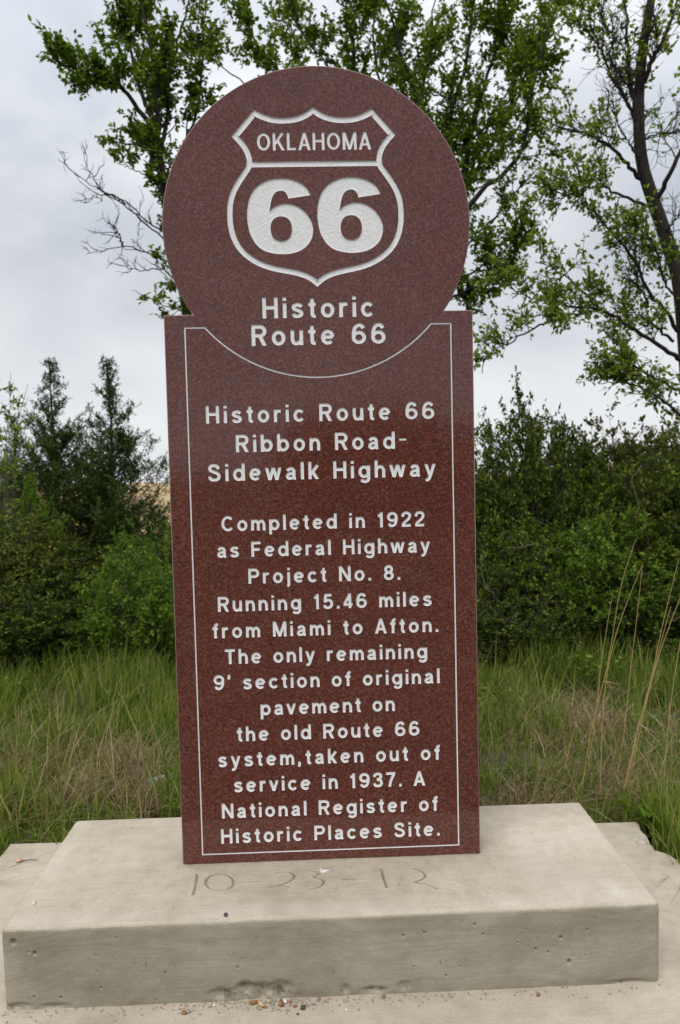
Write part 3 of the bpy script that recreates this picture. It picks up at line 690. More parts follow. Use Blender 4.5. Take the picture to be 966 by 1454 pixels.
def finish_tree(name, W, Lf, mat, label, cat, group, ll, lw, barkm='bark', full=True, base=None):
    root = empty(name, base, label, cat, group)
    inv = np.array(base)
    W.V = [v-inv for v in W.V]
    obj('trunk', W.mesh('trunk'), MATS[barkm], root)
    if Lf[0]:
        P = np.concatenate(Lf[0])-inv; D = np.concatenate(Lf[1])
        cr = obj('crown', leaves_mesh('crown', P, D, ll, lw, full), MATS[mat], root); cr['kind'] = 'stuff'
    return root
def gbase(p): return (float(p[0]), float(p[1]), float(ground_z(p[0], p[1])))
# ------------------------------------------------------------------ elm behind the marker's left shoulder, with dead lower branches
W, Lf = Wood(), ([], [])
b = gbase(at(345, 960, 4.3)); W.tube(resample(catmull([np.array(b)-[0, 0, .05], at(330, 780, 4.25), at(285, 560, 4.1), at(255, 380, 4.0), at(234, 270, 4.0), at(226, 214, 4.0)], 6), 24), .06, .030, 8)
kw = dict(nleaf=11, twigs=7, tw=.15)
limb(W, Lf, pxs((226, 214, 4), (210, 178, 3.95), (193, 150, 3.9), (172, 124, 3.85), (140, 108, 3.8), (105, 98, 3.75), (75, 84, 3.7)), .024, .004, (.42, 1), 19, .22, **kw)
limb(W, Lf, pxs((226, 214, 4), (215, 165, 4.05), (196, 118, 4.1), (185, 70, 4.1), (170, 20, 4.1), (158, -40, 4.1)), .022, .004, (.3, 1), 22, .30, **kw)
limb(W, Lf, pxs((226, 214, 4), (224, 160, 4.0), (222, 110, 3.95), (212, 60, 3.9), (205, 10, 3.9), (205, -60, 3.9)), .02, .004, (.2, 1), 24, .30, **kw)
limb(W, Lf, pxs((226, 214, 4), (238, 175, 4.1), (240, 120, 4.2), (255, 50, 4.2), (268, 0, 4.2), (275, -60, 4.2)), .018, .004, (.1, .85), 15, .26, fill_=.6, **kw)
limb(W, Lf, pxs((236, 270, 4), (258, 215, 4.1), (282, 150, 4.2), (288, 80, 4.3), (292, 10, 4.3), (294, -40, 4.3)), .016, .003, (.1, .9), 14, .22, fill_=.75, **kw)
limb(W, Lf, pxs((250, 330, 4.1), (252, 270, 4.15), (262, 215, 4.2), (268, 165, 4.25), (285, 120, 4.3)), .012, .003, (.1, 1), 16, .22, **kw)
limb(W, Lf, pxs((234, 262, 4), (212, 205, 4.1), (228, 150, 4.2), (235, 90, 4.2)), .012, .003, (.2, 1), 14, .24, **kw)
limb(W, Lf, pxs((238, 285, 4), (228, 240, 3.9), (205, 205, 3.85), (175, 205, 3.8), (142, 192, 3.8)), .010, .002, (.35, 1), 8, .10, nleaf=9, twigs=3, tw=.09)
limb(W, Lf, pxs((240, 300, 4), (222, 262, 3.9), (200, 246, 3.85), (166, 232, 3.8)), .009, .002, (.2, 1), 8, .10, nleaf=9, twigs=3, tw=.09)
limb(W, Lf, pxs((250, 350, 4), (240, 310, 3.9), (228, 280, 3.85), (222, 255, 3.85)), .009, .002, (.1, 1), 9, .12, nleaf=8, twigs=3, tw=.1)
limb(W, Lf, pxs((300, 480, 4.1), (268, 430, 3.9), (245, 400, 3.85), (215, 375, 3.8)), .009, .002, (.2, 1), 9, .15, nleaf=7, twigs=3, tw=.1)
limb(W, Lf, pxs((300, 490, 4.1), (262, 446, 3.9), (230, 432, 3.85), (188, 412, 3.8)), .008, .002, (.3, 1), 7, .10, nleaf=7, twigs=3, tw=.1)
for pts in ([(262, 400, 4), (232, 340, 3.95), (205, 318, 3.9), (178, 290, 3.85), (150, 275, 3.8), (118, 254, 3.8), (82, 226, 3.8)], [(260, 390, 4), (236, 336, 3.9), (208, 312, 3.85), (186, 292, 3.8), (168, 282, 3.8), (146, 272, 3.75), (124, 236, 3.75), (115, 208, 3.7)],
            [(265, 410, 4), (238, 372, 3.9), (205, 358, 3.85), (178, 350, 3.8), (122, 361, 3.8)], [(262, 420, 4), (236, 384, 3.9), (200, 384, 3.85), (165, 376, 3.8)], [(178, 290, 3.85), (158, 276, 3.85), (132, 280, 3.8), (114, 288, 3.8)], [(175, 350, 3.82), (168, 332, 3.8), (160, 318, 3.8)]):
    limb(W, Lf, pxs(*pts), .008, .0016, (.35, 1), 9, .16, twigs=2, tw=.07, bare=True, up=.45)
finish_tree('elm_tree', W, Lf, 'elm_leaf', 'slender elm with fresh green leaves and bare grey lower twigs, left behind marker', 'tree', 'trees in the hedgerow', .042, .026, base=b)
# ------------------------------------------------------------------ large elm directly behind the marker
W, Lf = Wood(), ([], [])
b = gbase(at(570, 960, 4.7)); fork = at(590, 400, 4.6)
W.tube(resample(catmull([np.array(b)-[0, 0, .05], at(575, 700, 4.7), fork], 8), 20), .10, .075, 9)
kw = dict(nleaf=13, twigs=9, tw=.19)
B = [(((580, 410, 4.6), (545, 260, 4.5), (508, 150, 4.45), (502, 80, 4.4), (497, 10, 4.4), (490, -70, 4.4)), .034, 24, .42, 1), (((585, 410, 4.6), (602, 260, 4.5), (592, 150, 4.4), (580, 105, 4.4), (560, 45, 4.3), (540, -60, 4.3)), .032, 26, .42, 1),
 (((592, 400, 4.6), (622, 240, 4.6), (640, 165, 4.6), (660, 95, 4.6), (672, 20, 4.6), (680, -70, 4.6)), .038, 28, .45, 1), (((596, 400, 4.6), (650, 260, 4.7), (668, 205, 4.7), (690, 112, 4.75), (722, 30, 4.8), (740, -60, 4.8)), .032, 28, .45, 1.1),
 (((600, 420, 4.6), (650, 318, 4.4), (690, 268, 4.3), (718, 245, 4.25), (740, 215, 4.2), (750, 170, 4.2), (765, 90, 4.2), (790, 10, 4.2)), .030, 26, .38, 1), (((640, 395, 4.5), (672, 338, 4.3), (700, 312, 4.25), (735, 270, 4.2), (768, 236, 4.2)), .012, 10, .2, .35),
 (((600, 440, 4.5), (648, 402, 4.3), (680, 382, 4.2), (715, 356, 4.15), (746, 326, 4.1)), .014, 16, .24, 1), (((610, 450, 4.5), (650, 418, 4.3), (690, 405, 4.2), (735, 398, 4.15)), .012, 12, .2, .9),
 (((575, 400, 4.6), (530, 240, 4.4), (490, 135, 4.3), (464, 88, 4.25), (437, 60, 4.2), (416, 20, 4.2), (405, -40, 4.2)), .018, 15, .3, .6), (((570, 400, 4.6), (480, 220, 4.3), (420, 140, 4.1), (385, 85, 4.0), (355, 45, 4.0), (335, -10, 4)), .018, 26, .30, 1.1),
 (((560, 400, 4.6), (450, 240, 4.2), (375, 145, 4.0), (330, 105, 3.9), (300, 85, 3.9)), .014, 16, .22, .8), (((580, 400, 4.6), (640, 300, 4.9), (690, 220, 5.0), (740, 130, 5.1), (775, 60, 5.1), (800, -20, 5.1)), .026, 28, .45, 1.1),
 (((585, 400, 4.6), (560, 220, 4.9), (540, 120, 5.0), (530, 40, 5.0), (545, -50, 5)), .026, 26, .45, 1), (((585, 400, 4.6), (450, 160, 4.9), (420, 60, 5.0), (400, -10, 5), (380, -60, 5)), .02, 20, .40, 1), (((590, 400, 4.6), (600, 150, 5.1), (612, 60, 5.2), (620, -40, 5.2)), .026, 26, .45, 1)]
for pts, r, ns, sb, fl in B: limb(W, Lf, pxs(*pts), r, .004, (.3, 1), ns, sb, fill_=fl, **kw)
finish_tree('elm_tree', W, Lf, 'elm_leaf', 'large leafy elm with several dark stems spreading above the round granite head', 'tree', 'trees in the hedgerow', .04, .025, base=b)
# ------------------------------------------------------------------ sparse tree with a dark leaning trunk on the right
W, Lf = Wood(), ([], [])
b = gbase(at(1000, 960, 3.7))
W.tube(resample(catmull([np.array(b)-[0, 0, .05], at(985, 640, 3.65), at(968, 420, 3.6), at(950, 350, 3.6), at(928, 285, 3.6), at(912, 232, 3.6), at(907, 160, 3.6), at(912, 80, 3.6), at(925, 0, 3.6), at(940, -70, 3.6)], 6), 40), .085, .026, 9)
kw = dict(nleaf=4.6, twigs=8, tw=.15)
C = [(((908, 200, 3.6), (896, 120, 3.55), (891, 40, 3.5), (886, -50, 3.5)), .022, 16, .3, .8), (((910, 254, 3.6), (893, 236, 3.5), (876, 215, 3.45), (839, 193, 3.4), (792, 180, 3.35), (776, 166, 3.3)), .016, 14, .26, .7), (((917, 292, 3.6), (895, 283, 3.5), (873, 274, 3.45), (842, 264, 3.4), (805, 278, 3.35), (780, 270, 3.3)), .012, 16, .24, 1.1),
 (((962, 470, 3.6), (940, 435, 3.5), (920, 410, 3.45), (900, 369, 3.4), (870, 332, 3.35), (829, 281, 3.3), (800, 262, 3.3)), .016, 20, .25, 1.1), (((968, 512, 3.6), (934, 490, 3.45), (896, 463, 3.4), (856, 440, 3.35), (815, 403, 3.3), (790, 384, 3.25), (760, 372, 3.25)), .018, 20, .25, 1.1),
 (((856, 440, 3.35), (830, 436, 3.3), (802, 432, 3.3), (755, 424, 3.2), (731, 412, 3.2), (708, 394, 3.2)), .010, 15, .2, 1.1), (((850, 442, 3.35), (809, 448, 3.3), (775, 457, 3.2), (735, 480, 3.15), (692, 508, 3.1), (685, 530, 3.1)), .010, 15, .18, 1.0),
 (((957, 485, 3.6), (920, 455, 3.6), (895, 442, 3.6), (866, 436, 3.6)), .012, 8, .2, .8), (((912, 120, 3.6), (935, 70, 3.5), (960, 10, 3.5), (975, -40, 3.5)), .020, 14, .28, .8), (((909, 180, 3.6), (870, 110, 3.7), (845, 50, 3.7), (830, -30, 3.7)), .014, 18, .28, .8), (((930, 290, 3.6), (960, 230, 3.4), (985, 180, 3.4), (1010, 90, 3.4)), .02, 16, .3, .8),
 (((975, 560, 3.6), (935, 540, 3.4), (900, 520, 3.3), (870, 500, 3.3), (850, 520, 3.2)), .012, 16, .22, 1.2), (((978, 600, 3.6), (930, 560, 3.5), (890, 545, 3.4), (850, 545, 3.4)), .012, 16, .22, 1.2), (((965, 430, 3.6), (945, 400, 3.4), (930, 350, 3.3), (905, 320, 3.3), (880, 300, 3.3)), .010, 14, .2, .9)]
for pts, r, ns, sb, fl in C: limb(W, Lf, pxs(*pts), r, .003, (.2, 1), ns, sb, fill_=fl, **kw)
for pts in ([(912, 200, 3.6), (935, 190, 3.5), (965, 185, 3.5)], [(900, 130, 3.6), (870, 90, 3.5), (850, 20, 3.5)], [(925, 440, 3.4), (905, 400, 3.3), (890, 350, 3.3)], [(908, 170, 3.6), (880, 120, 3.5), (868, 40, 3.5)], [(905, 140, 3.6), (925, 90, 3.5), (935, 20, 3.5)], [(912, 232, 3.6), (885, 190, 3.4), (860, 130, 3.4)], [(945, 335, 3.6), (965, 300, 3.4), (990, 280, 3.4)]): limb(W, Lf, pxs(*pts), .008, .002, (.1, 1), 16, .24, twigs=5, tw=.12, bare=True)
finish_tree('sparse_tree', W, Lf, 'elm_leaf_pale', 'thinly leaved tree with thick dark leaning trunk above the right-hand thicket', 'tree', 'trees in the hedgerow', .038, .024, base=b)
# ------------------------------------------------------------------ red cedars
def cedar(base, H, R, seed):
    global rng
    rng = np.random.default_rng(seed); W = Wood(); P = []; D = []
    st = walk((0, 0, 0), (0, 0, 1), H, 14, .025, .3); W.tube(st, .035, .003, 6)
    z = .10
    while z < H*.99:
        f = z/H; k = f*14; i = min(int(k), 13); p = st[i]+(st[i+1]-st[i])*(k-i)
        for _ in range(rng.integers(4, 7) if f < .7 else rng.integers(2, 4)):
            az = rng.uniform(0, 6.283); L = R*(1-f)**1.2*rng.uniform(.5, 1.2)+.045
            d = np.array([math.cos(az), math.sin(az), .12+.55*f]); B = walk(p, d, L, 6, .12, .085); W.tube(B, .004+.006*(1-f), .0012, 3)
            ns = int(5+58*L)
            for q in range(ns):
                s = rng.uniform(.15, 1)**.8*6; j = min(int(s), 5); o = B[j]+(B[j+1]-B[j])*(s-j)
                dd = unit(B[j+1]-B[j]+rng.normal(0, .5, 3)+np.array([0, 0, .25])); sl_ = rng.uniform(.04, .11)*(.55+.6*(1-f))
                m = 9; u = rng.uniform(0, 1, m)[:, None]
                P.append(o+dd*u*sl_); D.append(dd+rng.normal(0, .45, (m, 3)))
        z += .030+.05*f*f
    root = empty('cedar_tree', base, None, 'tree', 'trees in the hedgerow')
    obj('trunk', W.mesh('trunk'), MATS['bark'], root)
    cr = obj('crown', leaves_mesh('crown', np.concatenate(P), np.concatenate(D), .034, .0085, False, -.1), MATS['cedar'], root); cr['kind'] = 'stuff'
    return root
p = at(92, 900, 4.9); c1 = cedar(gbase(p), 2.38, 1.12, 101); c1['label'] = 'dark green young cedar with a drooping ragged tip, left of its twin'
p = at(164, 900, 4.6); c2 = cedar(gbase(p), 2.32, 1.06, 202); c2['label'] = 'dark green young cedar with a thin upright tip, beside the open field'
p = at(38, 900, 5.3); c3 = cedar(gbase(p), 1.9, .75, 303); c3['label'] = 'smaller cedar half hidden behind pale-stemmed shrub'
# ------------------------------------------------------------------ bushes
def bush_data(H, R, stems, leaf_n, seed, loose=1.0, twist=.14):
    W, Lf = Wood(), ([], [])
    for _ in range(stems):
        az = rng.uniform(0, 6.283); rr = R*math.sqrt(rng.uniform(0, 1)); hh = H*(1-.5*(rr/R)**2)*(rng.uniform(.78, .93) if seed in (0, 3) else rng.uniform(.7, .98))
        top = np.array([math.cos(az)*rr, math.sin(az)*rr, hh]); p0 = np.array([math.cos(az)*rr*.35, math.sin(az)*rr*.35, -.03])+np.append(rng.normal(0, .05, 2), 0)
        mid = (p0+top)/2+np.append(rng.normal(0, .1, 2), .08*H)
        P = resample(catmull([p0, mid, top], 6), 12); P[1:] += rng.normal(0, .012, (11, 3)); W.tube(P, rng.uniform(.005, .011), .002, 4)
        for q in range(9):
            t = 1-.85*rng.uniform(0, 1)**1.25; k = min(int(t*11), 10); d = unit(np.append(unit(P[k][:2]+1e-6), .2)*.8+rng.normal(0, .6, 3)+(P[k+1]-P[k])*4)
            Bz = walk(P[k], d, .30*loose*rng.uniform(.4, 1.2), 5, .2, .05); W.tube(Bz, .003, .0013, 3)
            for _t in range(4):
                j = rng.integers(1, 6); Ct = walk(Bz[j], unit(Bz[j]-Bz[j-1])+rng.normal(0, .7, 3), .11*rng.uniform(.5, 1.3), 3, .2, .08)
                m = rng.poisson(leaf_n)
                if m:
                    u = rng.uniform(0, 3, m); ii = np.minimum(u.astype(int), 2); fr = (u-ii)[:, None]
                    Lf[0].append(Ct[ii]*(1-fr)+Ct[ii+1]*fr+rng.normal(0, .008, (m, 3))); Lf[1].append(unit(Ct[ii+1]-Ct[ii])+rng.normal(0, .8, (m, 3)))
    return W.mesh('stems'), np.concatenate(Lf[0]), np.concatenate(Lf[1])
rng = np.random.default_rng(5)
BV = []
for k, (H, R, st, ln_, ll, lw) in enumerate([(1.5, .62, 84, 13, .036, .022), (1.5, .7, 90, 12, .032, .018), (1.3, .6, 60, 10, .042, .026), (1.2, .55, 64, 12, .03, .019)]):
    wm, P, D = bush_data(H, R, st, ln_, k); wm.materials.append(MATS['twig']); BV.append((H, wm, leaves_mesh('foliage', P, D, ll, lw, False)))
_fol = {}
def bush(name, px, Y, top, var, mat, sx, label, group='shrubs of the hedgerow', rot=None, bz=0):
    p = at(px, top, Y); g = gbase(p); h = (p[2]-g[2])/BV[var][0]
    root = empty(name, (g[0], g[1], g[2]+bz), label, 'shrub', group); root.rotation_euler = (0, 0, rng.uniform(0, 6.28) if rot is None else rot); root.scale = (sx, sx, h)
    obj('stems', BV[var][1], None, root)
    key = (var, mat)
    if key not in _fol:
        me = BV[var][2].copy(); me.materials.clear(); me.materials.append(MATS[mat]); _fol[key] = me
    f = obj('foliage', _fol[key], None, root); f['kind'] = 'stuff'
    return root
# right-hand thicket
bush('rounded_shrub', 748, 3.7, 535, 0, 'bush_leaf', .78, 'tall rounded dark green shrub just right of the marker')
bush('thicket_shrub', 700, 3.5, 690, 1, 'bush_leaf', .8, 'dark small-leaved shrub against the right edge of the marker')
bush('thicket_shrub', 815, 4.3, 620, 1, 'bush_leaf_olive', .95, 'olive green shrub behind the rounded dark shrub')
bush('thicket_shrub', 885, 4.0, 575, 0, 'bush_leaf_olive', 1.0, 'tall olive shrub under the sparse tree boughs')
bush('thicket_shrub', 960, 3.6, 590, 1, 'bush_leaf', 1.0, 'dense dark shrub around the foot of the leaning trunk')
bush('thicket_shrub', 800, 3.2, 700, 3, 'bush_leaf_bright', .8, 'mid-height shrub with fine leaves at the grass edge, right of marker')
bush('thicket_shrub', 870, 3.1, 720, 2, 'bush_leaf_bright', .85, 'brighter green shrub in front of the dark thicket')
bush('thicket_shrub', 945, 3.0, 760, 3, 'bush_leaf', .95, 'low dark shrub behind the tall dry stalks')
bush('thicket_shrub', 1040, 3.3, 600, 0, 'bush_leaf', 1.1, 'broad dark shrub at the far right of the thicket')
bush('thicket_shrub', 730, 3.0, 810, 3, 'bush_leaf', .8, 'low dark shrub at the foot of the rounded shrub')
bush('thicket_shrub', 1100, 4.4, 580, 1, 'bush_leaf_olive', 1.2, 'olive shrub at the back of the thicket beyond the leaning trunk')
bush('thicket_shrub', 900, 5.2, 640, 0, 'bush_leaf', 1.2, 'dark shrub filling the back of the thicket')
bush('thicket_shrub', 740, 5.0, 680, 1, 'bush_leaf', 1.1, 'dark shrub behind the rounded shrub')
bush('thicket_shrub', 690, 4.6, 640, 0, 'bush_leaf', .8, 'dark shrub just behind the right edge of the marker')
bush('thicket_shrub', 850, 3.7, 625, 0, 'bush_leaf_bright', .75, 'dark leafy shrub in the middle of the thicket')
bush('thicket_shrub', 1000, 4.6, 560, 0, 'bush_leaf_olive', 1.1, 'tall olive shrub behind the leaning trunk')
bush('thicket_shrub', 930, 3.35, 650, 2, 'bush_leaf_olive', .8, 'olive broad-leaved shrub in front of the leaning trunk')
# unseen shrubs added behind the camera to darken the reflection in the granite
for x_, y_, h_, k_ in ((.2, -16, 2.7, 1.9), (1.5, -16.6, 3.0, 2.0), (2.8, -15.8, 2.6, 1.9)):
    r_ = bush('reflection_shrub', 500, 4, 600, 0, 'bush_leaf', 1, 'dark rounded shrub added behind the camera for the granite to reflect', 'added shrubs reflected in the granite'); r_.location = gbase((x_, y_)); r_.scale = (k_, k_, h_/1.4)
# behind the marker
bush('thicket_shrub', 330, 4.2, 700, 1, 'bush_leaf', .9, 'low dark shrub hidden behind the marker base')
bush('thicket_shrub', 480, 4.6, 640, 0, 'bush_leaf', 1.1, 'wide dark shrub hidden behind the marker middle')
bush('thicket_shrub', 600, 4.0, 630, 1, 'bush_leaf', 1.0, 'dark shrub hidden behind the right half of the marker')
# left side
bush('pale_shrub', 12, 4.0, 640, 2, 'bush_leaf_bright', .55, 'tall shrub with pale bare upper stems left of the cedars')
bush('thicket_shrub', 30, 3.7, 740, 0, 'bush_leaf', .9, 'dark shrub below the left cedar')
bush('thicket_shrub', 105, 4.0, 760, 1, 'bush_leaf', .9, 'dark shrub filling the foot of the two cedars')
bush('leafy_shrub', 195, 3.2, 765, 2, 'bush_leaf_bright', .66, 'bright green leafy shrub in front of the cedars beside the marker')
bush('leafy_shrub', 222, 3.8, 730, 3, 'bush_leaf_bright', .62, 'airy green shrub between the right cedar and the marker')
bush('thicket_shrub', -60, 3.5, 690, 1, 'bush_leaf_olive', 1.1, 'olive shrub at the left end of the hedgerow')
bush('thicket_shrub', 60, 3.2, 830, 3, 'bush_leaf', .8, 'low dark shrub at the grass edge below the cedars')
bush('leafy_shrub', 130, 3.05, 880, 2, 'bush_leaf_bright', .42, 'small bright shrub by the dead brush')
bush('thicket_shrub', -10, 3.1, 800, 3, 'bush_leaf', .9, 'low shadowy shrub at the left grass edge')
bush('thicket_shrub', 240, 4.4, 800, 1, 'bush_leaf', .8, 'dark low shrub behind the bright leafy shrub')
# ------------------------------------------------------------------ grass
def in_pad(x, y): return (x > -1.10) & (x < 1.075) & (y < .565) & (y > -.65)
def blades(name, n, area, hmin, hmax, wid, mat, dens, lean=.35, label=None):
    x0, x1, y0, y1 = area; X = []; 
    tot = 0
    while tot < n:
        x = rng.uniform(x0, x1, n); y = rng.uniform(y0, y1, n); keep = (rng.uniform(0, 1, n) < dens(x, y)) & ~in_pad(x, y)
        X.append(np.stack([x[keep], y[keep]], -1)); tot += keep.sum()
    p = np.concatenate(X)[:n]; x, y = p[:, 0], p[:, 1]; z = ground_z(x, y)-.01
    hsc = .75+.5*np.clip(fbm(x, y, 1.6, 51)+.5, 0, 1.2)
    h = rng.uniform(hmin, hmax, n)*hsc; az = rng.uniform(0, 6.283, n)+0; wind = np.array([.25, .1])
    dx, dy = np.cos(az)+wind[0], np.sin(az)+wind[1]; b = rng.gamma(2, lean/2, n); fz = rng.uniform(0, 6.283, n); sx, sy = np.cos(fz), np.sin(fz)
    V = []; ts = (0, .4, .75, 1)
    for t in ts:
        cx, cy, cz = x+dx*b*h*t**1.8, y+dy*b*h*t**1.8, z+h*t*(1-.28*np.clip(b, 0, 1.4)*t)
        w = wid*rng.uniform(.7, 1.3, n)*(1-t**1.6)*.5
        if t < 1: V += [np.stack([cx-sx*w, cy-sy*w, cz], -1), np.stack([cx+sx*w, cy+sy*w, cz], -1)]
        else: V.append(np.stack([cx, cy, cz], -1))
    V = np.stack(V, 1).reshape(-1, 3); i = np.arange(n)[:, None]*7
    Q = np.concatenate([i+np.array([0, 1, 3, 2]), i+np.array([2, 3, 5, 4])]); T = i+np.array([4, 5, 6])
    o = obj(name, mesh_np(name, V, [Q, T]), MATS[mat]); o['kind'] = 'stuff'
    tag(o, label, 'grass'); return o
PATCH = [(-1.45, .9, .5, .3), (-1.0, 1.0, .35, .2), (-1.05, 1.35, .4, .2), (-2.1, 1.5, .6, .3), (1.25, .85, .38, .25), (1.75, 1.15, .35, .25), (.75, .75, .25, .12), (1.3, .3, .3, .6), (-1.5, .3, .3, .4), (-1.4, 2.3, .35, .25), (1.1, 1.7, .4, .25), (2.3, 2.0, .5, .4)]
def dryness(x, y):
    q = np.zeros_like(x)
    for cx, cy, rx, ry in PATCH: q = np.maximum(q, np.exp(-((x-cx)/rx)**2-((y-cy)/ry)**2))
    return np.clip(q*1.0+fbm(x, y, 2.6, 61)*.9-.28, 0.03, 1)
tuft = lambda x, y: np.clip(.55+.9*fbm(x, y, 5, 81, 2), .06, 1)
AR = (-4.2, 4.2, -.6, 4.6)
blades('grass', 105000, AR, .045, .155, .0068, 'grass', lambda x, y: np.clip(1.1-.55*dryness(x, y), .1, 1)*tuft(x, y)*np.clip(1.2-.12*y, .4, 1), .6, 'fresh green grass growing between the concrete pad and the hedgerow')
blades('grass', 17000, (-3.4, 3.4, .2, 3.8), .13, .26, .0080, 'grass', lambda x, y: np.clip(fbm(x, y, 2.6, 71)*2.0-.1, 0, 1)*np.clip(1.2-dryness(x, y), .1, 1), .38, 'taller tufts of green grass standing above the turf')
blades('grass', 17000, (-4, 4, 2.1, 4.2), .16, .36, .009, 'grass', lambda x, y: np.clip(fbm(x, y, 3, 72)*1.8+.1, 0, 1), .3, 'long dark grass at the ragged foot of the hedgerow')
blades('dry_grass', 23000, (-3.6, 3.6, -.4, 3.4), .06, .17, .0052, 'dry', lambda x, y: dryness(x, y)*tuft(x+7, y), .95, 'matted tan dead grass among the green blades')
blades('dry_grass', 1500, (-3.0, 3.0, .3, 3.6), .2, .36, .0045, 'dry', lambda x, y: np.clip(dryness(x, y)+.15, 0, 1), .5, 'scattered upright straw-coloured blades in the green grass')
# ------------------------------------------------------------------ tall dry stalks right of the marker
STK = [((824, 1150), (829, 1106), (841, 1030), (863, 944), (881, 837), (901, 771)), ((852, 1150), (854, 1076), (857, 1005), (866, 935), (884, 873), (913, 800)), ((870, 1130), (878, 1091), (887, 1036), (895, 956), (904, 882), (912, 806)),
       ((876, 1160), (894, 1094), (906, 1036), (924, 968), (940, 892), (964, 794)), ((880, 1150), (897, 1072), (915, 1005), (940, 919), (966, 849), (985, 800)), ((890, 1130), (912, 1025), (932, 940), (942, 900), (953, 861)),
       ((940, 1160), (947, 1054), (955, 981), (964, 925), (972, 870)), ((832, 1120), (838, 1072), (849, 993), (854, 941), (869, 849)), ((798, 1130), (801, 1100), (805, 1079), (812, 1050), (819, 1026))]
for k, pts in enumerate(STK):
    Y0 = .68+.06*k if k != 6 else .75
    p0 = at_z(pts[0][0], pts[0][1], GZ); Y0 = float(np.clip(p0[1], .62, 1.3))
    Pw = [at(a, c, Y0+.03*q) for q, (a, c) in enumerate(pts)]; Pw[0][2] = ground_z(Pw[0][0], Pw[0][1])-.01
    b = Pw[0].copy(); W = Wood(); C = resample(catmull(Pw, 6), 18)-b; W.tube(C, .0020, .0009, 5)
    root = empty('dry_stalk', tuple(b), ('short dry stalk standing apart beside the tall dry ones' if k == 8 else 'lone dry stalk rising beside the broken pad corner' if k == 6 else 'tall dry straw-coloured grass stalk in the clump behind the plinth'), 'grass stalk', 'tall dry stalks right of the marker')
    obj('stem', W.mesh('stem'), MATS['stalk'], root)
    W2 = Wood()
    for q in range(5):
        j = rng.integers(1, 9); d = unit(C[j+1]-C[j]+rng.normal(0, .25, 3)); W2.tube(walk(C[j], d, rng.uniform(.05, .14), 4, .12, -.1), .0016, .0004, 3)
    sh = obj('dry_leaf', W2.mesh('dry_leaf'), MATS['dry'], root); sh['kind'] = 'stuff'
# ------------------------------------------------------------------ broad-leaved weeds in the turf
def weed(x, y, h, n, label):
    Lw = ([], []); W = Wood(); g = gbase((x, y))
    for _ in range(n):
        d = np.append(rng.normal(0, .5, 2), 1.0); C = walk((0, 0, -.01), d, h*rng.uniform(.6, 1.1), 5, .12, .03); W.tube(C, .002, .001, 4)
        m = 9; u = rng.uniform(.8, 5, m); ii = np.minimum(u.astype(int), 4); fr = (u-ii)[:, None]
        Lw[0].append(C[ii]*(1-fr)+C[ii+1]*fr); Lw[1].append(np.column_stack([rng.normal(0, 1, (m, 2)), rng.uniform(.1, .7, m)]))
    root = empty('weed', g, label, 'weed', 'weeds in the turf'); obj('stems', W.mesh('stems'), MATS['grass'], root)
    f = obj('foliage', leaves_mesh('foliage', np.concatenate(Lw[0]), np.concatenate(Lw[1]), .045, .022, True), MATS['bush_leaf_bright'], root); f['kind'] = 'stuff'
for px, py, h, n, lab in [(930, 1200, .16, 7, 'leafy weed growing beside the broken corner of the pad'), (835, 985, .3, 8, 'leafy weed at the foot of the thicket, right of marker'), (720, 1020, .22, 7, 'low leafy weed in the turf right of the marker'), (60, 900, .3, 9, 'leafy weed below the left end of the hedgerow'), (205, 955, .26, 8, 'leafy weed under the bright leafy shrub'), (20, 1010, .2, 7, 'low weed in the turf left of the withered tussock')]:
    q = at_z(px, py, GZ); weed(q[0], max(q[1], .6) if abs(q[0]) < 1.08 else q[1], h, n, lab)
# slender pale-stemmed sapling at the left end
W, Lf = Wood(), ([], []); b = gbase(at(8, 900, 3.7))
for pts in ([(8, 900), (6, 740), (2, 640), (-4, 560)], [(10, 900), (12, 700), (24, 600), (40, 545)], [(8, 900), (18, 720), (30, 630), (56, 566)], [(6, 900), (-4, 720), (-10, 600), (-24, 540)], [(10, 900), (8, 660), (14, 570), (15, 528)]):
    P = [np.array(b)-[0, 0, .03]]+[at(x_, y_, 3.7) for x_, y_ in pts[1:]]; limb(W, Lf, P, .007, .0015, (.45, 1), 9, .14, twigs=2, tw=.07, nleaf=3.5, up=.6)
finish_tree('sapling', W, Lf, 'elm_leaf_pale', 'slender sapling with pale upright twigs at the left end of the hedgerow', 'tree', 'trees in the hedgerow', .036, .022, 'twig', base=b)
# ------------------------------------------------------------------ dead brush, withered tussock, bare vine
def brush(base, n, R, L, name, label, mat='dry', rad=.0025, flat=.25):
    W = Wood()
    for _ in range(n):
        p = np.append(rng.normal(0, R, 2), abs(rng.normal(.03, .03))); d = np.append(rng.normal(0, 1, 2), rng.uniform(-.1, flat)); W.tube(walk(p, d, L*rng.uniform(.4, 1.2), 6, .14, -.03), rad, rad*.4, 4)
    root = empty(name, base, label, 'dead brush'); c = obj('stalks', W.mesh('stalks'), MATS[mat], root); c['kind'] = 'stuff'; return root
p = at_z(150, 925, GZ); brush(gbase(p), 90, .16, .32, 'dead_brush', 'tangle of tan dead stalks heaped under the bright leafy shrub', 'dry', .0028, .5)
p = at_z(75, 945, GZ); brush(gbase(p), 45, .12, .25, 'dead_brush', 'small heap of pale dead stalks at the left grass edge', 'dry', .0025, .4)
p = at_z(945, 930, GZ); brush(gbase(p), 60, .25, .5, 'dead_brush', 'dark fallen twigs under the thicket behind the dry stalks', 'deadwood', .004, .5)
p = at_z(150, 1000, GZ); brush((*gbase(p)[:2], gbase(p)[2]+.02), 120, .045, .13, 'withered_tussock', 'dark brown withered tussock in the grass below the dead brush', 'deadwood', .003, .9)
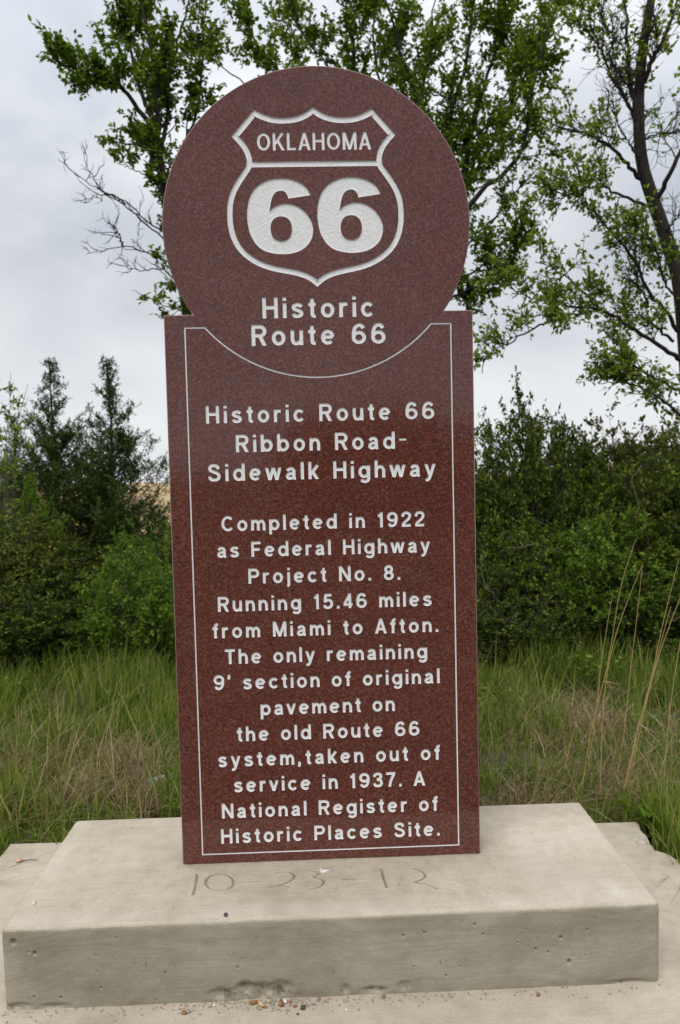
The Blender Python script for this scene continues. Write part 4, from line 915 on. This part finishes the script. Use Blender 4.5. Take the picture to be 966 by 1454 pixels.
for pts, lab in (([(712, 783, 3.0), (735, 778, 2.9), (758, 772, 2.85), (782, 782, 2.9), (806, 798, 3.0)], 'pale bare vine arching out of the thicket beside the marker'), ([(683, 786, 2.9), (686, 830, 2.85), (700, 842, 2.8), (702, 852, 2.8), (684, 862, 2.85)], 'looping bare vine hanging close to the right edge of the marker'), ([(930, 800, 2.9), (905, 710, 2.9), (898, 680, 2.95), (912, 660, 3)], 'grey bare stem rising in the thicket'), ([(850, 930, 2.8), (900, 905, 2.7), (940, 885, 2.65), (985, 870, 2.6)], 'fallen brown branch leaning in the thicket behind the dry stalks')):
    P = resample(catmull(pxs(*pts), 6), 24); b = P[0].copy(); W = Wood(); P[1:-1] += rng.normal(0, .006, (22, 3)); W.tube(P-b, .0035, .002, 5)
    if 'fallen' in lab: W = Wood(); W.tube(P-b, .008, .005, 6)
    o = obj('bare_vine' if 'vine' in lab else 'dead_branch', W.mesh('vine'), MATS['deadwood']); o.location = b; tag(o, lab, 'branch')
# ------------------------------------------------------------------ pebbles and scraps
PEB = {k: plain('pebble_'+k, a, c_, 60, .7) for k, a, c_ in (('rust', (.2, .08, .03), (.3, .14, .06)), ('tan', (.42, .32, .18), (.55, .44, .28)), ('grey', (.2, .19, .18), (.33, .32, .3)), ('dark', (.03, .03, .032), (.07, .07, .07)), ('white', (.6, .58, .54), (.75, .73, .7)), ('chalk', (.36, .335, .28), (.5, .47, .41)), ('grit', (.25, .2, .14), (.36, .3, .22)), ('pink', (.5, .27, .18), (.62, .38, .27)))}
def pebble(x, y, z, r, col, label, group=None):
    bm = bmesh.new(); bmesh.ops.create_icosphere(bm, subdivisions=2, radius=1); s = np.array([r*rng.uniform(.9, 1.4), r*rng.uniform(.7, 1), r*rng.uniform(.55, .8)])
    ph = rng.uniform(0, 6, 3)
    for v in bm.verts:
        k = 1+.16*math.sin(3*v.co.x+ph[0])+.14*math.sin(4*v.co.y+ph[1])+.1*math.sin(5*v.co.z+ph[2]); v.co = Vector((v.co.x*s[0]*k, v.co.y*s[1]*k, v.co.z*s[2]*k))
    me = bpy.data.meshes.new('pebble'); zmin = min(v.co.z for v in bm.verts); bm.to_mesh(me); bm.free(); me.polygons.foreach_set('use_smooth', [True]*len(me.polygons))
    o = obj('pebble', me, PEB[col]); o.location = (x, y, z-zmin-.0004); o.rotation_euler = (0, 0, rng.uniform(0, 6)); tag(o, label, 'pebble', group)
LB = {'rust': 'small rust-brown pebble on the pad below the chipped foot of the plinth', 'tan': 'small tan pebble on the pad below the chipped foot of the plinth', 'grey': 'small grey stone chip on the pad below the chipped foot of the plinth', 'dark': 'small black pebble on the pad below the chipped foot of the plinth', 'white': 'small whitish pebble on the pad in front of the plinth'}
for px, py, r, c_ in [(361, 1424, 4, 'rust'), (371, 1426, 4.5, 'tan'), (369, 1432, 2.5, 'grey'), (376, 1429, 3, 'rust'), (382, 1422, 2.8, 'tan'), (387, 1425, 3.4, 'grey'), (400, 1425, 4.6, 'rust'), (405, 1422, 3.8, 'white'), (413, 1422, 2, 'rust'), (419, 1428, 2.8, 'rust'), (431, 1431, 3.8, 'dark'), (423, 1439, 2.2, 'dark'), (438, 1427, 2.6, 'grey'), (446, 1425, 3, 'grey'), (454, 1417, 2.2, 'rust'), (545, 1415, 3, 'rust'), (492, 1433, 2.2, 'white'), (268, 1436, 4.2, 'grey'), (262, 1438, 3.5, 'rust'), (273, 1433, 2.6, 'tan'), (764, 1412, 3, 'rust'), (305, 1427, 2.2, 'white'), (642, 1414, 2, 'grey')]:
    p = at_z(px, py, PZ); pebble(p[0], p[1]-.004, PZ, r*.00155, c_, LB[c_], 'loose pebbles in front of the plinth')
p = at_z(321, 1301, 0); pebble(p[0], p[1], 0, .006, 'dark', 'dark pebble lying on the plinth top near its front edge')
p = at_z(49, 1283, 0); pebble(p[0], p[1], 0, .0055, 'white', 'white stone chip on the left end of the plinth top')
p = at_z(27, 1224, PZ); pebble(p[0], p[1], PZ, .008, 'pink', 'pinkish pebble on the pad left of the plinth')
W = Wood(); q = at_z(54, 1222, PZ); W.tube(resample(np.array([p+[0, 0, .003], (p+q)/2+[0, .004, .0035], q+[0, 0, .003]]), 8), .0016, .0008, 5); o = obj('twig', W.mesh('twig'), MATS['deadwood']); tag(o, 'thin dry twig beside the pinkish pebble on the pad', 'twig')
# white splat of mortar above the scratched numeral
c0 = at_z(459, 1237, 0); a = np.linspace(0, 2*math.pi, 28, endpoint=False); rr = .011*(1+.45*np.sin(3*a+1)+.3*np.sin(7*a)+.2*rng.normal(0, 1, 28))
V = np.concatenate([np.column_stack([rr*np.cos(a), rr*.8*np.sin(a), np.full(28, .0002)]), np.column_stack([.55*rr*np.cos(a), .45*rr*np.sin(a), np.full(28, .0026)]), [[0, 0, .0034]]])
k = np.arange(28); o = obj('mortar_splat', mesh_np('mortar_splat', V, [np.stack([k, (k+1) % 28, 28+(k+1) % 28, 28+k], -1), np.stack([28+k, 28+(k+1) % 28, np.full(28, 56)], -1)], True), PEB['white']); o.location = c0; tag(o, 'white splat on the plinth top above the scratched date', 'splat')
# exposed pale stones at the broken corner of the pad
for k in range(11):
    x, y = rng.uniform(1.0, 1.045), rng.uniform(.40, .53); pebble(x, y, PZ-.008, rng.uniform(.006, .012), 'chalk', 'pale stone exposed in the broken back corner of the pad', 'stones in the broken pad corner')
# plastic bottle half hidden in the grass
c0 = at_z(205, 1118, GZ); root = empty('plastic_bottle', (c0[0], c0[1], ground_z(c0[0], c0[1])+.015), 'crushed white plastic bottle with blue cap half hidden in the grass', 'bottle'); root.rotation_euler = (0, math.radians(80), math.radians(25)); root.scale = (.72,)*3
def lathe(name, prof, mat, parent, n=16):
    a = np.linspace(0, 2*math.pi, n, endpoint=False); V = np.concatenate([np.column_stack([r*np.cos(a), r*np.sin(a), np.full(n, z)]) for r, z in prof]); k = np.arange(n)
    F = [np.stack([i*n+k, i*n+(k+1) % n, (i+1)*n+(k+1) % n, (i+1)*n+k], -1) for i in range(len(prof)-1)]; return obj(name, mesh_np(name, V, [np.concatenate(F)], True), mat, parent)
lathe('body', [(.001, -.0), (.026, .002), (.028, .012), (.028, .05), (.024, .06), (.028, .07), (.027, .11), (.016, .135), (.011, .145), (.011, .155)], plain('white_plastic', (.45, .48, .5), (.55, .58, .6), 20, .3, 0), root)
lathe('cap', [(.013, .150), (.0135, .152), (.0135, .166), (.012, .168), (.001, .168)], plain('blue_plastic', (.02, .25, .55), (.03, .3, .6), 20, .35, 0), root)
lathe('label', [(.0283, .018), (.0285, .019), (.0285, .046), (.0283, .047)], plain('blue_print', (.03, .3, .6), (.05, .38, .66), 90, .4, 0), root)

# fine grit and crumbs gathered along the foot of the plinth
V = []; F = []; nn = 0
cube = np.array([(-1, -1, -1), (1, -1, -1), (1, 1, -1), (-1, 1, -1), (-.7, -.6, 1), (.6, -.7, 1), (.7, .6, 1), (-.6, .7, 1)])*.5
qf = np.array([(0, 3, 2, 1), (4, 5, 6, 7), (0, 1, 5, 4), (1, 2, 6, 5), (2, 3, 7, 6), (3, 0, 4, 7)])
for _ in range(330):
    x = rng.uniform(-.78, .78) if rng.uniform() < .55 else rng.normal(-.17, .12); y = BY0-.003-abs(rng.normal(0, .018)); r = rng.uniform(.0008, .0024)
    a = rng.uniform(0, 6.28); R_ = np.array([[math.cos(a), -math.sin(a), 0], [math.sin(a), math.cos(a), 0], [0, 0, .7]])
    V.append((cube*r*2*rng.uniform(.7, 1.3, 3))@R_.T+[x, y, PZ+r*.6]); F.append(qf+nn); nn += 8
o = obj('grit', mesh_np('grit', np.concatenate(V), [np.concatenate(F)]), PEB['grit']); o['kind'] = 'stuff'; tag(o, 'fine brown grit gathered along the front foot of the plinth', 'grit')
